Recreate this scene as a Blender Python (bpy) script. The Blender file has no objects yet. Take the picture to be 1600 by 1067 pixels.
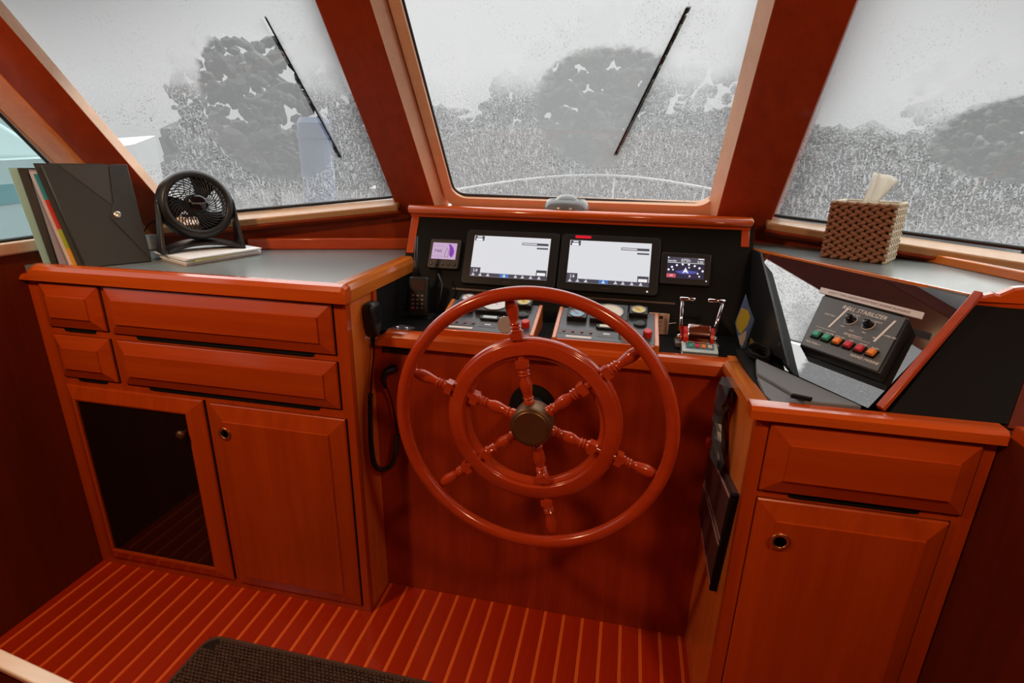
import bpy, bmesh, math, random
from mathutils import Vector, Matrix

random.seed(7)
scene = bpy.context.scene
COL = scene.collection
PI = math.pi

# ------------------------------------------------------------------ camera
cam_d = bpy.data.cameras.new('camera')
cam_d.sensor_width = 36.0
cam_d.lens = 18.94
cam_d.clip_start = 0.02
cam_d.clip_end = 500
cam = bpy.data.objects.new('camera', cam_d)
COL.objects.link(cam)
_r = Vector((0.97764644, 0.20939031, 0.0190561))
_d = Vector((0.08425324, -0.30711014, -0.9479371))
_f = Vector((-0.19263653, 0.92835287, -0.31788695))
cam.matrix_world = Matrix(((_r.x, -_d.x, -_f.x, 0.0), (_r.y, -_d.y, -_f.y, 0.0), (_r.z, -_d.z, -_f.z, 1.4), (0, 0, 0, 1)))
scene.camera = cam

# ------------------------------------------------------------------ sky, lamps, exposure
world = bpy.data.worlds.new('overcast_sky')
scene.world = world
world.use_nodes = True
wbg = world.node_tree.nodes['Background']
# overcast sky: three times brighter overhead than at the horizon (CIE overcast distribution)
_wn, _wl = world.node_tree.nodes.new, world.node_tree.links.new
_tc = _wn('ShaderNodeTexCoord')
_sx = _wn('ShaderNodeSeparateXYZ')
_wl(_tc.outputs['Generated'], _sx.inputs[0])
_mx = _wn('ShaderNodeMath')
_mx.operation = 'MAXIMUM'
_mx.inputs[1].default_value = 0.0
_wl(_sx.outputs['Z'], _mx.inputs[0])
_ma = _wn('ShaderNodeMath')
_ma.operation = 'MULTIPLY_ADD'
_ma.inputs[1].default_value = 2.0
_ma.inputs[2].default_value = 1.0
_wl(_mx.outputs[0], _ma.inputs[0])
_ms = _wn('ShaderNodeMath')
_ms.operation = 'MULTIPLY'
_ms.inputs[1].default_value = 0.52
_wl(_ma.outputs[0], _ms.inputs[0])
wbg.inputs[0].default_value = (0.97, 0.99, 1.0, 1)
_wl(_ms.outputs[0], wbg.inputs[1])


def area(name, loc, target, size, energy, color):
    l = bpy.data.lights.new(name, 'AREA')
    l.shape = 'DISK'
    l.size = size
    l.energy = energy
    l.color = color
    o = bpy.data.objects.new(name, l)
    COL.objects.link(o)
    o.location = loc
    o.rotation_euler = (Vector(target) - Vector(loc)).to_track_quat('-Z', 'Y').to_euler()
    return o


area('cabin_lamp', (-1.42, 0.25, 1.96), (-0.80, 1.05, 0.2), 0.16, 13, (1.0, 0.60, 0.34))
area('cabin_lamp', (0.66, 0.12, 1.96), (0.1, 1.0, 0.1), 0.16, 8.0, (1.0, 0.60, 0.34))

# added daylight fill from ahead of the bow: a very wide, soft sun lamp
_sl = bpy.data.lights.new('added_daylight', 'SUN')
_sl.energy = 8.6
_sl.angle = math.radians(135)
_sl.color = (1.0, 0.99, 0.97)
_so = bpy.data.objects.new('added_daylight', _sl)
COL.objects.link(_so)
_so.rotation_euler = Vector((-0.10, -0.72, -0.66)).to_track_quat('-Z', 'Y').to_euler()

scene.view_settings.view_transform = 'Standard'
scene.view_settings.look = 'None'
scene.view_settings.gamma = 1.0
scene.view_settings.use_curve_mapping = False
scene.view_settings.exposure = 0.0


# ------------------------------------------------------------------ materials
def new_mat(name):
    m = bpy.data.materials.new(name)
    m.use_nodes = True
    nt = m.node_tree
    return m, nt, nt.nodes['Principled BSDF']


def plain(name, col, rough=0.5, metal=0.0, coat=0.0, noise=0.0, nscale=60, bump=0.0, emit=0.0, spec=0.5):
    m, nt, p = new_mat(name)
    c = (*col, 1)
    p.inputs['Base Color'].default_value = c
    p.inputs['Roughness'].default_value = rough
    p.inputs['Metallic'].default_value = metal
    p.inputs['Coat Weight'].default_value = coat
    p.inputs['Coat Roughness'].default_value = 0.1
    p.inputs['Specular IOR Level'].default_value = spec
    if emit:
        p.inputs['Base Color'].default_value = (col[0] * 0.05, col[1] * 0.05, col[2] * 0.05, 1)
        p.inputs['Emission Color'].default_value = c
        p.inputs['Emission Strength'].default_value = emit
    if noise or bump:
        tc = nt.nodes.new('ShaderNodeTexCoord')
        nz = nt.nodes.new('ShaderNodeTexNoise')
        nz.inputs['Scale'].default_value = nscale
        nz.inputs['Detail'].default_value = 4
        nt.links.new(tc.outputs['Object'], nz.inputs['Vector'])
        if noise:
            mr = nt.nodes.new('ShaderNodeMapRange')
            mr.inputs[3].default_value = 1 - noise
            mr.inputs[4].default_value = 1 + noise
            mx = nt.nodes.new('ShaderNodeVectorMath')
            mx.operation = 'SCALE'
            mx.inputs[0].default_value = col
            nt.links.new(nz.outputs['Fac'], mr.inputs[0])
            nt.links.new(mr.outputs[0], mx.inputs['Scale'])
            nt.links.new(mx.outputs[0], p.inputs['Base Color'])
        if bump:
            b = nt.nodes.new('ShaderNodeBump')
            b.inputs['Strength'].default_value = bump
            b.inputs['Distance'].default_value = 0.002
            nt.links.new(nz.outputs['Fac'], b.inputs['Height'])
            nt.links.new(b.outputs[0], p.inputs['Normal'])
    return m


def wood(name, dark, light, axis, rough=0.32, coat=0.5, scale=1.0, spec=0.35):
    m, nt, p = new_mat(name)
    tc = nt.nodes.new('ShaderNodeTexCoord')
    mp = nt.nodes.new('ShaderNodeMapping')
    s = [26 * scale] * 3
    s['xyz'.index(axis)] = 1.3 * scale
    mp.inputs['Scale'].default_value = s
    nz = nt.nodes.new('ShaderNodeTexNoise')
    nz.inputs['Scale'].default_value = 1.0
    nz.inputs['Detail'].default_value = 6
    nz.inputs['Roughness'].default_value = 0.6
    nz.inputs['Distortion'].default_value = 0.4
    mp2 = nt.nodes.new('ShaderNodeMapping')
    s2 = [150 * scale] * 3
    s2['xyz'.index(axis)] = 6 * scale
    mp2.inputs['Scale'].default_value = s2
    nz2 = nt.nodes.new('ShaderNodeTexNoise')
    nz2.inputs['Scale'].default_value = 1.0
    nz2.inputs['Detail'].default_value = 3
    ramp = nt.nodes.new('ShaderNodeValToRGB')
    ramp.color_ramp.elements[0].position = 0.28
    ramp.color_ramp.elements[0].color = (*dark, 1)
    ramp.color_ramp.elements[1].position = 0.75
    ramp.color_ramp.elements[1].color = (*light, 1)
    mix = nt.nodes.new('ShaderNodeMath')
    mix.operation = 'MULTIPLY_ADD'
    mix.inputs[1].default_value = 0.25
    L = nt.links.new
    L(tc.outputs['Object'], mp.inputs[0])
    L(tc.outputs['Object'], mp2.inputs[0])
    L(mp.outputs[0], nz.inputs['Vector'])
    L(mp2.outputs[0], nz2.inputs['Vector'])
    L(nz2.outputs['Fac'], mix.inputs[0])
    sc = nt.nodes.new('ShaderNodeMath')
    sc.operation = 'MULTIPLY'
    sc.inputs[1].default_value = 0.78
    L(nz.outputs['Fac'], sc.inputs[0])
    L(sc.outputs[0], mix.inputs[2])
    L(mix.outputs[0], ramp.inputs[0])
    L(ramp.outputs[0], p.inputs['Base Color'])
    p.inputs['Roughness'].default_value = rough
    p.inputs['Specular IOR Level'].default_value = spec
    p.inputs['Coat Weight'].default_value = coat
    p.inputs['Coat Roughness'].default_value = 0.12
    return m


TD, TL = (0.38, 0.040, 0.0025), (0.54, 0.074, 0.005)
WX = wood('teak_grain_x', TD, TL, 'x')
WY = wood('teak_grain_y', TD, TL, 'y')
WZ = wood('teak_grain_z', TD, TL, 'z')
WSIDELIT = wood('daylit_side_teak', (0.58, 0.125, 0.014), (0.76, 0.21, 0.035), 'z')  # cabinet teak with the daylight on the sides put into its colour
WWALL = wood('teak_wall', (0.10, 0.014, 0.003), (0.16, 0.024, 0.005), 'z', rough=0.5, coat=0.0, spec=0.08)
WTRIM = wood('teak_rim', (0.50, 0.068, 0.006), (0.68, 0.115, 0.012), 'x', rough=0.2, coat=0.9)
WTRIMY = wood('teak_rim_y', (0.54, 0.13, 0.014), (0.70, 0.20, 0.025), 'y', rough=0.2, coat=0.9)
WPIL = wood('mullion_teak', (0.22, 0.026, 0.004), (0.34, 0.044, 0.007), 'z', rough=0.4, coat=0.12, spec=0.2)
WFRAME = wood('window_frame_sheen', (0.64, 0.38, 0.22), (0.76, 0.48, 0.30), 'x', rough=0.35, coat=0.3)  # pale daylight sheen is mixed into this frame colour
WHEEL = wood('wheel_teak', (0.42, 0.040, 0.008), (0.54, 0.060, 0.012), 'x', rough=0.2, coat=0.7)
WPLANK = wood('sole_teak', (0.38, 0.019, 0.0015), (0.54, 0.036, 0.003), 'y', rough=0.35, coat=0.35)
WHOLLY = wood('sole_holly', (0.80, 0.12, 0.018), (0.92, 0.17, 0.03), 'y', rough=0.35, coat=0.35)
WSILL = wood('sill_teak', (0.34, 0.17, 0.070), (0.44, 0.24, 0.105), 'x', rough=0.4, coat=0.2)
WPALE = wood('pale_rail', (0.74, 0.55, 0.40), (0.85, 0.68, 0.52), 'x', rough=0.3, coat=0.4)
LAM = plain('grey_laminate', (0.185, 0.225, 0.23), 0.26, noise=0.08, nscale=300, spec=0.8)
BLK = plain('black_satin', (0.0045, 0.0048, 0.0045), 0.55, noise=0.1, nscale=120, bump=0.05, spec=0.12)
BLKM = plain('black_matte', (0.007, 0.007, 0.007), 0.8, noise=0.1, nscale=90, spec=0.15)
BLKPL = plain('black_plastic', (0.012, 0.0125, 0.013), 0.36, spec=0.4)
BLKG = plain('black_gloss', (0.006, 0.006, 0.007), 0.04)
PLEXI = plain('black_plexi', (0.010, 0.012, 0.014), 0.015, spec=1.0, coat=1.0)
PLEXI.node_tree.nodes['Principled BSDF'].inputs['Coat Roughness'].default_value = 0.01
PLEXI.node_tree.nodes['Principled BSDF'].inputs['IOR'].default_value = 1.9
RUB = plain('gasket_rubber', (0.012, 0.012, 0.014), 0.6)
CHAR = plain('charcoal_board', (0.17, 0.195, 0.22), 0.7, noise=0.15, nscale=500)
GREYP = plain('grey_panel', (0.10, 0.112, 0.122), 0.42, noise=0.06, nscale=200)
GMET = plain('gauge_plate', (0.06, 0.072, 0.085), 0.3, metal=0.0, noise=0.1, nscale=160)
CHROME = plain('chrome', (0.82, 0.82, 0.83), 0.06, metal=1.0)
BRASS = plain('aged_brass', (0.17, 0.095, 0.045), 0.42, metal=0.7, noise=0.25, nscale=60)
COPPER = plain('copper_ring', (0.62, 0.24, 0.10), 0.3, metal=0.9)
WHITE = plain('white_print', (0.80, 0.80, 0.78), 0.5)
PAPER = plain('paper', (0.86, 0.88, 0.88), 0.8, noise=0.03, nscale=40)
PAPER2 = plain('paper_warm', (0.74, 0.66, 0.60), 0.8, noise=0.03, nscale=40)
PAPERY = plain('paper_yellow', (0.80, 0.72, 0.18), 0.8)
FOLD = plain('folder_black', (0.027, 0.034, 0.036), 0.45, noise=0.12, nscale=220, bump=0.08)
LAV = plain('folder_lavender', (0.30, 0.29, 0.38), 0.35)
PALET = plain('pale_magazine', (0.36, 0.66, 0.64), 0.4)
CLEARW = plain('milky_sleeve', (0.66, 0.60, 0.60), 0.3)
TEAL = plain('tab_teal', (0.03, 0.30, 0.42), 0.5)
RED = plain('red_plastic', (0.62, 0.02, 0.015), 0.35)
LIME = plain('tab_lime', (0.40, 0.52, 0.02), 0.5)
AMBER = plain('tab_amber', (0.85, 0.42, 0.02), 0.5)
GRNB = plain('green_button', (0.05, 0.42, 0.30), 0.4)
ORGB = plain('orange_button', (0.92, 0.28, 0.03), 0.4)
REDB = plain('crimson_button', (0.62, 0.03, 0.06), 0.4)
PALEB = plain('pale_button', (0.70, 0.68, 0.60), 0.4)
ICEB = plain('ice_blue_plate', (0.50, 0.68, 0.72), 0.3)
BLUEG = plain('slate_blue_plate', (0.10, 0.20, 0.26), 0.35)
KEYTAG = plain('grey_key_tag', (0.34, 0.30, 0.29), 0.55)
BEIGE = plain('beige_keypad', (0.62, 0.42, 0.30), 0.5)
IVORY = plain('ivory_plastic', (0.66, 0.66, 0.60), 0.45)
DIALW = plain('dial_white', (0.72, 0.78, 0.80), 0.25)
DIALB = plain('dial_blue', (0.16, 0.42, 0.60), 0.25)
DIALY = plain('dial_yellow', (0.66, 0.62, 0.16), 0.25)
DIALC = plain('dial_cream', (0.70, 0.70, 0.55), 0.25)
LED = plain('dark_led', (0.16, 0.02, 0.02), 0.3)
STEEL = plain('brushed_plate', (0.30, 0.31, 0.32), 0.35, metal=0.8)
BAG = plain('grey_plastic_bag', (0.045, 0.05, 0.05), 0.28)
LOUV = plain('louvre_brown', (0.055, 0.026, 0.022), 0.4, noise=0.2, nscale=60)
LOUVE = plain('louvre_edge', (0.30, 0.15, 0.12), 0.4)
CEIL = plain('headliner', (0.30, 0.10, 0.035), 0.8)
MATC = plain('mat_brown', (0.095, 0.052, 0.038), 0.9, noise=0.35, nscale=90)
MATB = plain('mat_base', (0.016, 0.009, 0.007), 0.95)
MIRRORY = plain('mirrored_yellow', (0.50, 0.46, 0.06), 0.5)
MIRRORB = plain('mirrored_blue', (0.10, 0.18, 0.46), 0.5)
MIRRORW = plain('mirrored_white', (0.50, 0.50, 0.50), 0.5)
CHARTG = plain('chart_grey', (0.05, 0.075, 0.08), 0.4)
TISSUE = plain('tissue', (0.86, 0.86, 0.80), 0.9)
STRAW = plain('seagrass', (0.27, 0.115, 0.055), 0.65, noise=0.35, nscale=130, bump=0.3)
STRAWL = plain('seagrass_pale', (0.55, 0.50, 0.38), 0.7, noise=0.25, nscale=130)
SCR_W = plain('screen_white', (0.93, 0.95, 1.0), 0.3, emit=0.74)
SCR_P = plain('screen_lilac', (0.74, 0.52, 0.78), 0.3, emit=0.72)
SCR_V = plain('screen_violet', (0.28, 0.06, 0.55), 0.3, emit=0.7)
SCR_D = plain('screen_dark', (0.10, 0.09, 0.13), 0.3, emit=0.7)
SCR_N = plain('screen_navy', (0.035, 0.03, 0.07), 0.3, emit=0.7)
SCR_B = plain('screen_blue', (0.08, 0.28, 0.80), 0.3, emit=0.8)
SCR_I = plain('screen_indigo', (0.10, 0.11, 0.45), 0.3, emit=0.8)
SCR_R = plain('screen_red', (0.75, 0.12, 0.16), 0.3, emit=0.8)
SCR_L = plain('screen_light', (1, 1, 1), 0.3, emit=0.85)
REDGLOW = plain('red_lamp', (0.75, 0.01, 0.03), 0.3, emit=0.9)
HULL = plain('white_hull', (0.34, 0.36, 0.36), 0.5)
HULLS = plain('teal_stripe', (0.10, 0.22, 0.24), 0.5)
POST = plain('blue_post', (0.06, 0.085, 0.16), 0.6, noise=0.15, nscale=3)
LEAF = plain('wet_foliage', (0.030, 0.034, 0.032), 0.85, noise=0.4, nscale=1.5)
LEAFG = plain('green_foliage', (0.028, 0.040, 0.024), 0.85, noise=0.4, nscale=1.5)
BARK = plain('bark', (0.04, 0.035, 0.03), 0.9)
WATER = plain('grey_water', (0.045, 0.05, 0.05), 0.35, noise=0.15, nscale=0.6, bump=0.6, spec=0.25)

_nt = TISSUE.node_tree
_tr = _nt.nodes.new('ShaderNodeBsdfTranslucent')
_tr.inputs[0].default_value = (0.90, 0.90, 0.86, 1)
_mm = _nt.nodes.new('ShaderNodeMixShader')
_mm.inputs[0].default_value = 0.55
_nt.links.new(_nt.nodes['Principled BSDF'].outputs[0], _mm.inputs[1])
_nt.links.new(_tr.outputs[0], _mm.inputs[2])
_nt.links.new(_mm.outputs[0], _nt.nodes['Material Output'].inputs[0])
# clear dome
DOME, nt_, p_ = new_mat('clear_dome')
p_.inputs['Base Color'].default_value = (0.9, 0.95, 0.95, 1)
p_.inputs['Roughness'].default_value = 0.03
p_.inputs['Transmission Weight'].default_value = 1.0
p_.inputs['IOR'].default_value = 1.06
p_.inputs['Coat Weight'].default_value = 1.0
p_.inputs['Coat Roughness'].default_value = 0.03
# smoked door glass
SMOKE, nt_, p_ = new_mat('smoked_glass')
p_.inputs['Base Color'].default_value = (0.05, 0.03, 0.02, 1)
p_.inputs['Roughness'].default_value = 0.02
p_.inputs['Transmission Weight'].default_value = 0.8
p_.inputs['IOR'].default_value = 1.45
# clear inner face of the window panes
CLEARG = bpy.data.materials.new('clear_pane')
CLEARG.use_nodes = True
_nt = CLEARG.node_tree
_nt.nodes.clear()
_o = _nt.nodes.new('ShaderNodeOutputMaterial')
_t = _nt.nodes.new('ShaderNodeBsdfTransparent')
_g = _nt.nodes.new('ShaderNodeBsdfGlossy')
_g.inputs['Roughness'].default_value = 0.02
_m = _nt.nodes.new('ShaderNodeMixShader')
_m.inputs[0].default_value = 0.03
_nt.links.new(_t.outputs[0], _m.inputs[1])
_nt.links.new(_g.outputs[0], _m.inputs[2])
_nt.links.new(_m.outputs[0], _o.inputs[0])


def wet_glass(name, ell, line, film=0.30, tint=(1, 1, 1), power=2.0, seed=0.0, vb=0.30, blade=None):
    """rain covered outer face of a pane. ell: list of (cu,cv,a,b) wiped patches, line: wiper line (u0,v0,u1,v1) beyond which drops stay"""
    m = bpy.data.materials.new(name)
    m.use_nodes = True
    nt = m.node_tree
    nt.nodes.clear()
    N = nt.nodes.new
    L = nt.links.new

    def math_(op, a, b=None, c=None, clamp=False):
        n = N('ShaderNodeMath')
        n.operation = op
        n.use_clamp = clamp
        for i, x in enumerate((a, b, c)):
            if x is None:
                continue
            if isinstance(x, (int, float)):
                n.inputs[i].default_value = x
            else:
                L(x, n.inputs[i])
        return n.outputs[0]

    def ss(x, lo, hi, a=0.0, b=1.0):
        n = N('ShaderNodeMapRange')
        n.interpolation_type = 'SMOOTHSTEP'
        L(x, n.inputs[0])
        n.inputs[1].default_value = lo
        n.inputs[2].default_value = hi
        n.inputs[3].default_value = a
        n.inputs[4].default_value = b
        return n.outputs[0]

    def noise(scale, su, sv, detail=3, off=0.0):
        mp = N('ShaderNodeMapping')
        mp.inputs['Scale'].default_value = (su, sv, 1)
        mp.inputs['Location'].default_value = (off + seed, off, 0)
        L(tc.outputs['Object'], mp.inputs[0])
        n = N('ShaderNodeTexNoise')
        n.inputs['Scale'].default_value = scale
        n.inputs['Detail'].default_value = detail
        L(mp.outputs[0], n.inputs['Vector'])
        return n.outputs['Fac']
    tc = N('ShaderNodeTexCoord')
    sp = N('ShaderNodeSeparateXYZ')
    L(tc.outputs['Object'], sp.inputs[0])
    u, v = sp.outputs[0], sp.outputs[1]
    edge = math_('MULTIPLY', math_('SUBTRACT', noise(60, 1, 1, 4, 3.0), 0.5), 0.45)
    wet = None
    clear = None
    for cu, cv, a, b in ell:
        du = math_('ABSOLUTE', math_('DIVIDE', math_('SUBTRACT', u, cu), a))
        dv = math_('ABSOLUTE', math_('DIVIDE', math_('SUBTRACT', v, cv), b))
        d = math_('ADD', math_('POWER', du, power), math_('POWER', dv, power))
        w = ss(math_('ADD', d, edge), 0.82, 1.12)
        wet = w if wet is None else math_('MULTIPLY', wet, w)
    if line:
        u0, v0, u1, v1 = line
        ln = math.hypot(u1 - u0, v1 - v0)
        nx, ny = (v1 - v0) / ln, -(u1 - u0) / ln
        if nx < 0:
            nx, ny = -nx, -ny
        s = math_('ADD', math_('MULTIPLY', math_('SUBTRACT', u, u0), nx), math_('MULTIPLY', math_('SUBTRACT', v, v0), ny))
        w2 = ss(math_('ADD', s, math_('MULTIPLY', edge, 0.06)), -0.015, 0.02)
        wet = math_('MAXIMUM', wet, w2)
        # the blade lies on the glass: no drops between them
        along = math_('MULTIPLY', ss(v, min(v0, v1) - 0.008, min(v0, v1)), ss(v, max(v0, v1), max(v0, v1) + 0.008, 1.0, 0.0))
        clear = math_('MULTIPLY', along, ss(math_('ABSOLUTE', math_('ADD', s, 0.0 if blade is None else blade)), 0.0045, 0.0075, 1.0, 0.0))
    # drops: fine beads and runs down the pane
    beads = noise(230, 1, 0.75, 2, 1.0)
    runs = noise(150, 1, 0.16, 3, 5.0)
    patch = noise(7, 1, 1, 3, 9.0)
    low = ss(v, vb - 0.1, vb + 0.1, 1.0, 0.0)
    streak = math_('MULTIPLY', ss(runs, 0.50, 0.66), math_('ADD', 0.25, math_('MULTIPLY', low, 0.75)))
    bright = math_('MAXIMUM', ss(beads, 0.50, 0.64), streak)
    up = ss(math_('ADD', v, math_('MULTIPLY', math_('SUBTRACT', patch, 0.5), 0.22)), vb, vb + 0.17, 0.0, 1.0)
    veil = math_('ADD', 0.30, math_('MULTIPLY', up, 0.66))
    fac_wet = math_('ADD', veil, math_('MULTIPLY', bright, math_('SUBTRACT', math_('ADD', 0.74, math_('MULTIPLY', up, 0.23)), veil)))
    fac = math_('ADD', math_('MULTIPLY', math_('SUBTRACT', 1.0, wet), film), math_('MULTIPLY', wet, math_('MAXIMUM', fac_wet, film)), clamp=True)
    specks = ss(noise(260, 1, 0.8, 2, 17.0), 0.60, 0.68)
    dens = ss(math_('ADD', patch, math_('MULTIPLY', low, 0.25)), 0.42, 0.62)
    dark = math_('MULTIPLY', math_('MULTIPLY', wet, specks), math_('MULTIPLY', dens, math_('SUBTRACT', 0.75, math_('MULTIPLY', up, 0.35))))
    keep = math_('SUBTRACT', 1.0, dark)
    mix = N('ShaderNodeVectorMath')
    mix.operation = 'SCALE'
    mix.inputs[0].default_value = tint
    L(keep, mix.inputs['Scale'])
    tr = N('ShaderNodeBsdfTransparent')
    L(mix.outputs[0], tr.inputs[0])
    tl = N('ShaderNodeBsdfTranslucent')
    tl.inputs[0].default_value = (0.245, 0.249, 0.252, 1)
    ms = N('ShaderNodeMixShader')
    cover = math_('MULTIPLY', fac, keep)
    if clear is not None:
        cover = math_('MULTIPLY', cover, math_('SUBTRACT', 1.0, clear))
    L(cover, ms.inputs[0])
    L(tr.outputs[0], ms.inputs[1])
    L(tl.outputs[0], ms.inputs[2])
    out = N('ShaderNodeOutputMaterial')
    L(ms.outputs[0], out.inputs[0])
    return m


# ------------------------------------------------------------------ object helpers
_loc = {}


def tag(o, label, cat, group=None, kind=None):
    if label:
        o['label'] = label
    if cat:
        o['category'] = cat
    if group:
        o['group'] = group
    if kind:
        o['kind'] = kind
    return o


def empty(name, loc, label, cat, group=None):
    o = bpy.data.objects.new(name, None)
    o.empty_display_size = 0.05
    COL.objects.link(o)
    o.location = loc
    _loc[o.name] = Vector(loc)
    return tag(o, label, cat, group)


class MB:
    def __init__(self):
        self.bm = bmesh.new()

    def verts(self, vs, fs):
        b = [self.bm.verts.new(v) for v in vs]
        for f in fs:
            try:
                self.bm.faces.new([b[i] for i in f])
            except ValueError:
                pass
        return self

    def box(self, a, b, M=None):
        x0, y0, z0 = a
        x1, y1, z1 = b
        vs = [Vector(p) for p in ((x0, y0, z0), (x1, y0, z0), (x1, y1, z0), (x0, y1, z0), (x0, y0, z1), (x1, y0, z1), (x1, y1, z1), (x0, y1, z1))]
        if M:
            vs = [M @ p for p in vs]
        return self.verts(vs, ((0, 3, 2, 1), (4, 5, 6, 7), (0, 1, 5, 4), (1, 2, 6, 5), (2, 3, 7, 6), (3, 0, 4, 7)))

    def hexa(self, b, t):
        return self.verts(list(b) + list(t), ((0, 3, 2, 1), (4, 5, 6, 7), (0, 1, 5, 4), (1, 2, 6, 5), (2, 3, 7, 6), (3, 0, 4, 7)))

    def loft(self, loops, close=True, caps=True):
        ls = [[self.bm.verts.new(p) for p in lp] for lp in loops]
        n = len(ls[0])
        for a, b in zip(ls, ls[1:]):
            for i in range(n if close else n - 1):
                j = (i + 1) % n
                self.bm.faces.new((a[i], a[j], b[j], b[i]))
        if caps:
            self.bm.faces.new(list(reversed(ls[0])))
            self.bm.faces.new(ls[-1])
        return self

    def prism(self, pts, off):
        off = Vector(off)
        return self.loft([[Vector(p) for p in pts], [Vector(p) + off for p in pts]])

    def lathe(self, prof, M, n=24, caps=True):
        # prof: (r, h) along local z
        loops = [[M @ Vector((r * math.cos(2 * PI * i / n), r * math.sin(2 * PI * i / n), h)) for i in range(n)] for r, h in prof]
        return self.loft(loops, True, caps)

    def ringlathe(self, prof, M, n=96):
        # closed profile loop revolved
        loops = [[M @ Vector((r * math.cos(2 * PI * k / n), r * math.sin(2 * PI * k / n), h)) for r, h in prof] for k in range(n)]
        ls = [[self.bm.verts.new(p) for p in lp] for lp in loops]
        m = len(prof)
        for k in range(n):
            a, b = ls[k], ls[(k + 1) % n]
            for i in range(m):
                j = (i + 1) % m
                self.bm.faces.new((a[i], b[i], b[j], a[j]))
        return self

    def tube(self, path, r, n=8, closed=False):
        P = [Vector(p) for p in path]
        m = len(P)
        loops = []
        up = None
        for i in range(m):
            if closed:
                t = (P[(i + 1) % m] - P[i - 1]).normalized()
            else:
                t = (P[min(i + 1, m - 1)] - P[max(i - 1, 0)]).normalized()
            if up is None:
                up = t.orthogonal().normalized()
            else:
                up = (up - t * up.dot(t)).normalized()
            w = t.cross(up)
            rr = r[i] if isinstance(r, (list, tuple)) else r
            loops.append([P[i] + up * rr * math.cos(2 * PI * k / n) + w * rr * math.sin(2 * PI * k / n) for k in range(n)])
        if closed:
            loops.append(loops[0])
            self.loft(loops, True, False)
        else:
            self.loft(loops, True, True)
        return self

    def sphere(self, c, r, M=None, seg=10, rings=7):
        mm = Matrix.Translation(c) @ Matrix.Diagonal((*r, 1)) if not M else M
        bmesh.ops.create_uvsphere(self.bm, u_segments=seg, v_segments=rings, radius=1.0, matrix=mm)
        return self

    def build(self, name, mat, parent=None, smooth=False, bevel=0.0, seg=2, M=None, kind=None, label=None):
        bmesh.ops.remove_doubles(self.bm, verts=self.bm.verts, dist=1e-6)
        bmesh.ops.recalc_face_normals(self.bm, faces=self.bm.faces)
        me = bpy.data.meshes.new(name)
        self.bm.to_mesh(me)
        self.bm.free()
        if isinstance(mat, (list, tuple)):
            for q in mat:
                me.materials.append(q)
        else:
            me.materials.append(mat)
        if smooth:
            for p in me.polygons:
                p.use_smooth = True
        o = bpy.data.objects.new(name, me)
        COL.objects.link(o)
        if M is not None:
            o.matrix_world = M
        if bevel:
            b = o.modifiers.new('bevel', 'BEVEL')
            b.width = bevel
            b.segments = seg
            b.limit_method = 'ANGLE'
            b.angle_limit = math.radians(40)
            b.use_clamp_overlap = True
            for p in me.polygons:
                p.use_smooth = True
            try:
                me.set_sharp_from_angle(angle=math.radians(40))
            except Exception:
                pass
            b.harden_normals = False
        if parent is not None:
            put(o, parent)
        if kind:
            o['kind'] = kind
        if label:
            o['label'] = label
        return o


def wloc(o):
    return _loc.get(o.name, Vector((0, 0, 0)))


def put(o, parent):
    mw = o.matrix_basis.copy()
    o.parent = parent
    o.matrix_parent_inverse = Matrix.Identity(4)
    # parents carry only a translation (empties) or nothing (meshes); _mw keeps their world matrix
    o.matrix_basis = MW(parent).inverted() @ mw
    _mw[o.name] = mw


_mw = {}


def MW(o):
    if o.name in _mw:
        return _mw[o.name]
    return o.matrix_basis.copy()


def frame(origin, x, y):
    x = Vector(x).normalized()
    y = Vector(y)
    y = (y - x * y.dot(x)).normalized()
    z = x.cross(y)
    M = Matrix(((x.x, y.x, z.x, origin[0]), (x.y, y.y, z.y, origin[1]), (x.z, y.z, z.z, origin[2]), (0, 0, 0, 1)))
    return M


def rrect(x0, y0, x1, y1, r, n=6, corners=(1, 1, 1, 1)):
    pts = []
    for (cx, cy, a0), c in zip(((x1 - r, y0 + r, -90), (x1 - r, y1 - r, 0), (x0 + r, y1 - r, 90), (x0 + r, y0 + r, 180)), corners):
        for k in range(n + 1):
            a = math.radians(a0 + 90 * k / n)
            if c:
                pts.append((cx + r * math.cos(a), cy + r * math.sin(a)))
            else:
                pts.append((cx + r * (1 if math.cos(math.radians(a0 + 45)) > 0 else -1), cy + r * (1 if math.sin(math.radians(a0 + 45)) > 0 else -1)))
                break
    return pts


def slab2d(pts, z0, z1, M):
    return [[M @ Vector((x, y, z0)) for x, y in pts], [M @ Vector((x, y, z1)) for x, y in pts]]


def text(name, s, size, M, mat, parent, align='CENTER', depth=0.0004, xs=1.0):
    c = bpy.data.curves.new(name, 'FONT')
    c.body = s
    c.size = size
    c.align_x = align
    c.align_y = 'CENTER'
    c.extrude = depth
    c.resolution_u = 2
    t = bpy.data.objects.new(name, c)
    COL.objects.link(t)
    dg = bpy.context.evaluated_depsgraph_get()
    me = bpy.data.meshes.new_from_object(t.evaluated_get(dg))
    bpy.data.objects.remove(t)
    me.materials.clear()
    me.materials.append(mat)
    o = bpy.data.objects.new(name, me)
    COL.objects.link(o)
    o.matrix_world = M @ Matrix.Diagonal((xs, 1, 1, 1))
    o.matrix_basis = M @ Matrix.Diagonal((xs, 1, 1, 1))
    put(o, parent)
    return o


def rect(name, M, x0, y0, x1, y1, h, mat, parent, base=0.0, bevel=0.0, label=None):
    return MB().box((x0, y0, base), (x1, y1, base + h), M).build(name, mat, parent, bevel=bevel, label=label)


def struct(o, label=None):
    o['kind'] = 'structure'
    if label:
        o['label'] = label
    return o


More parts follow.
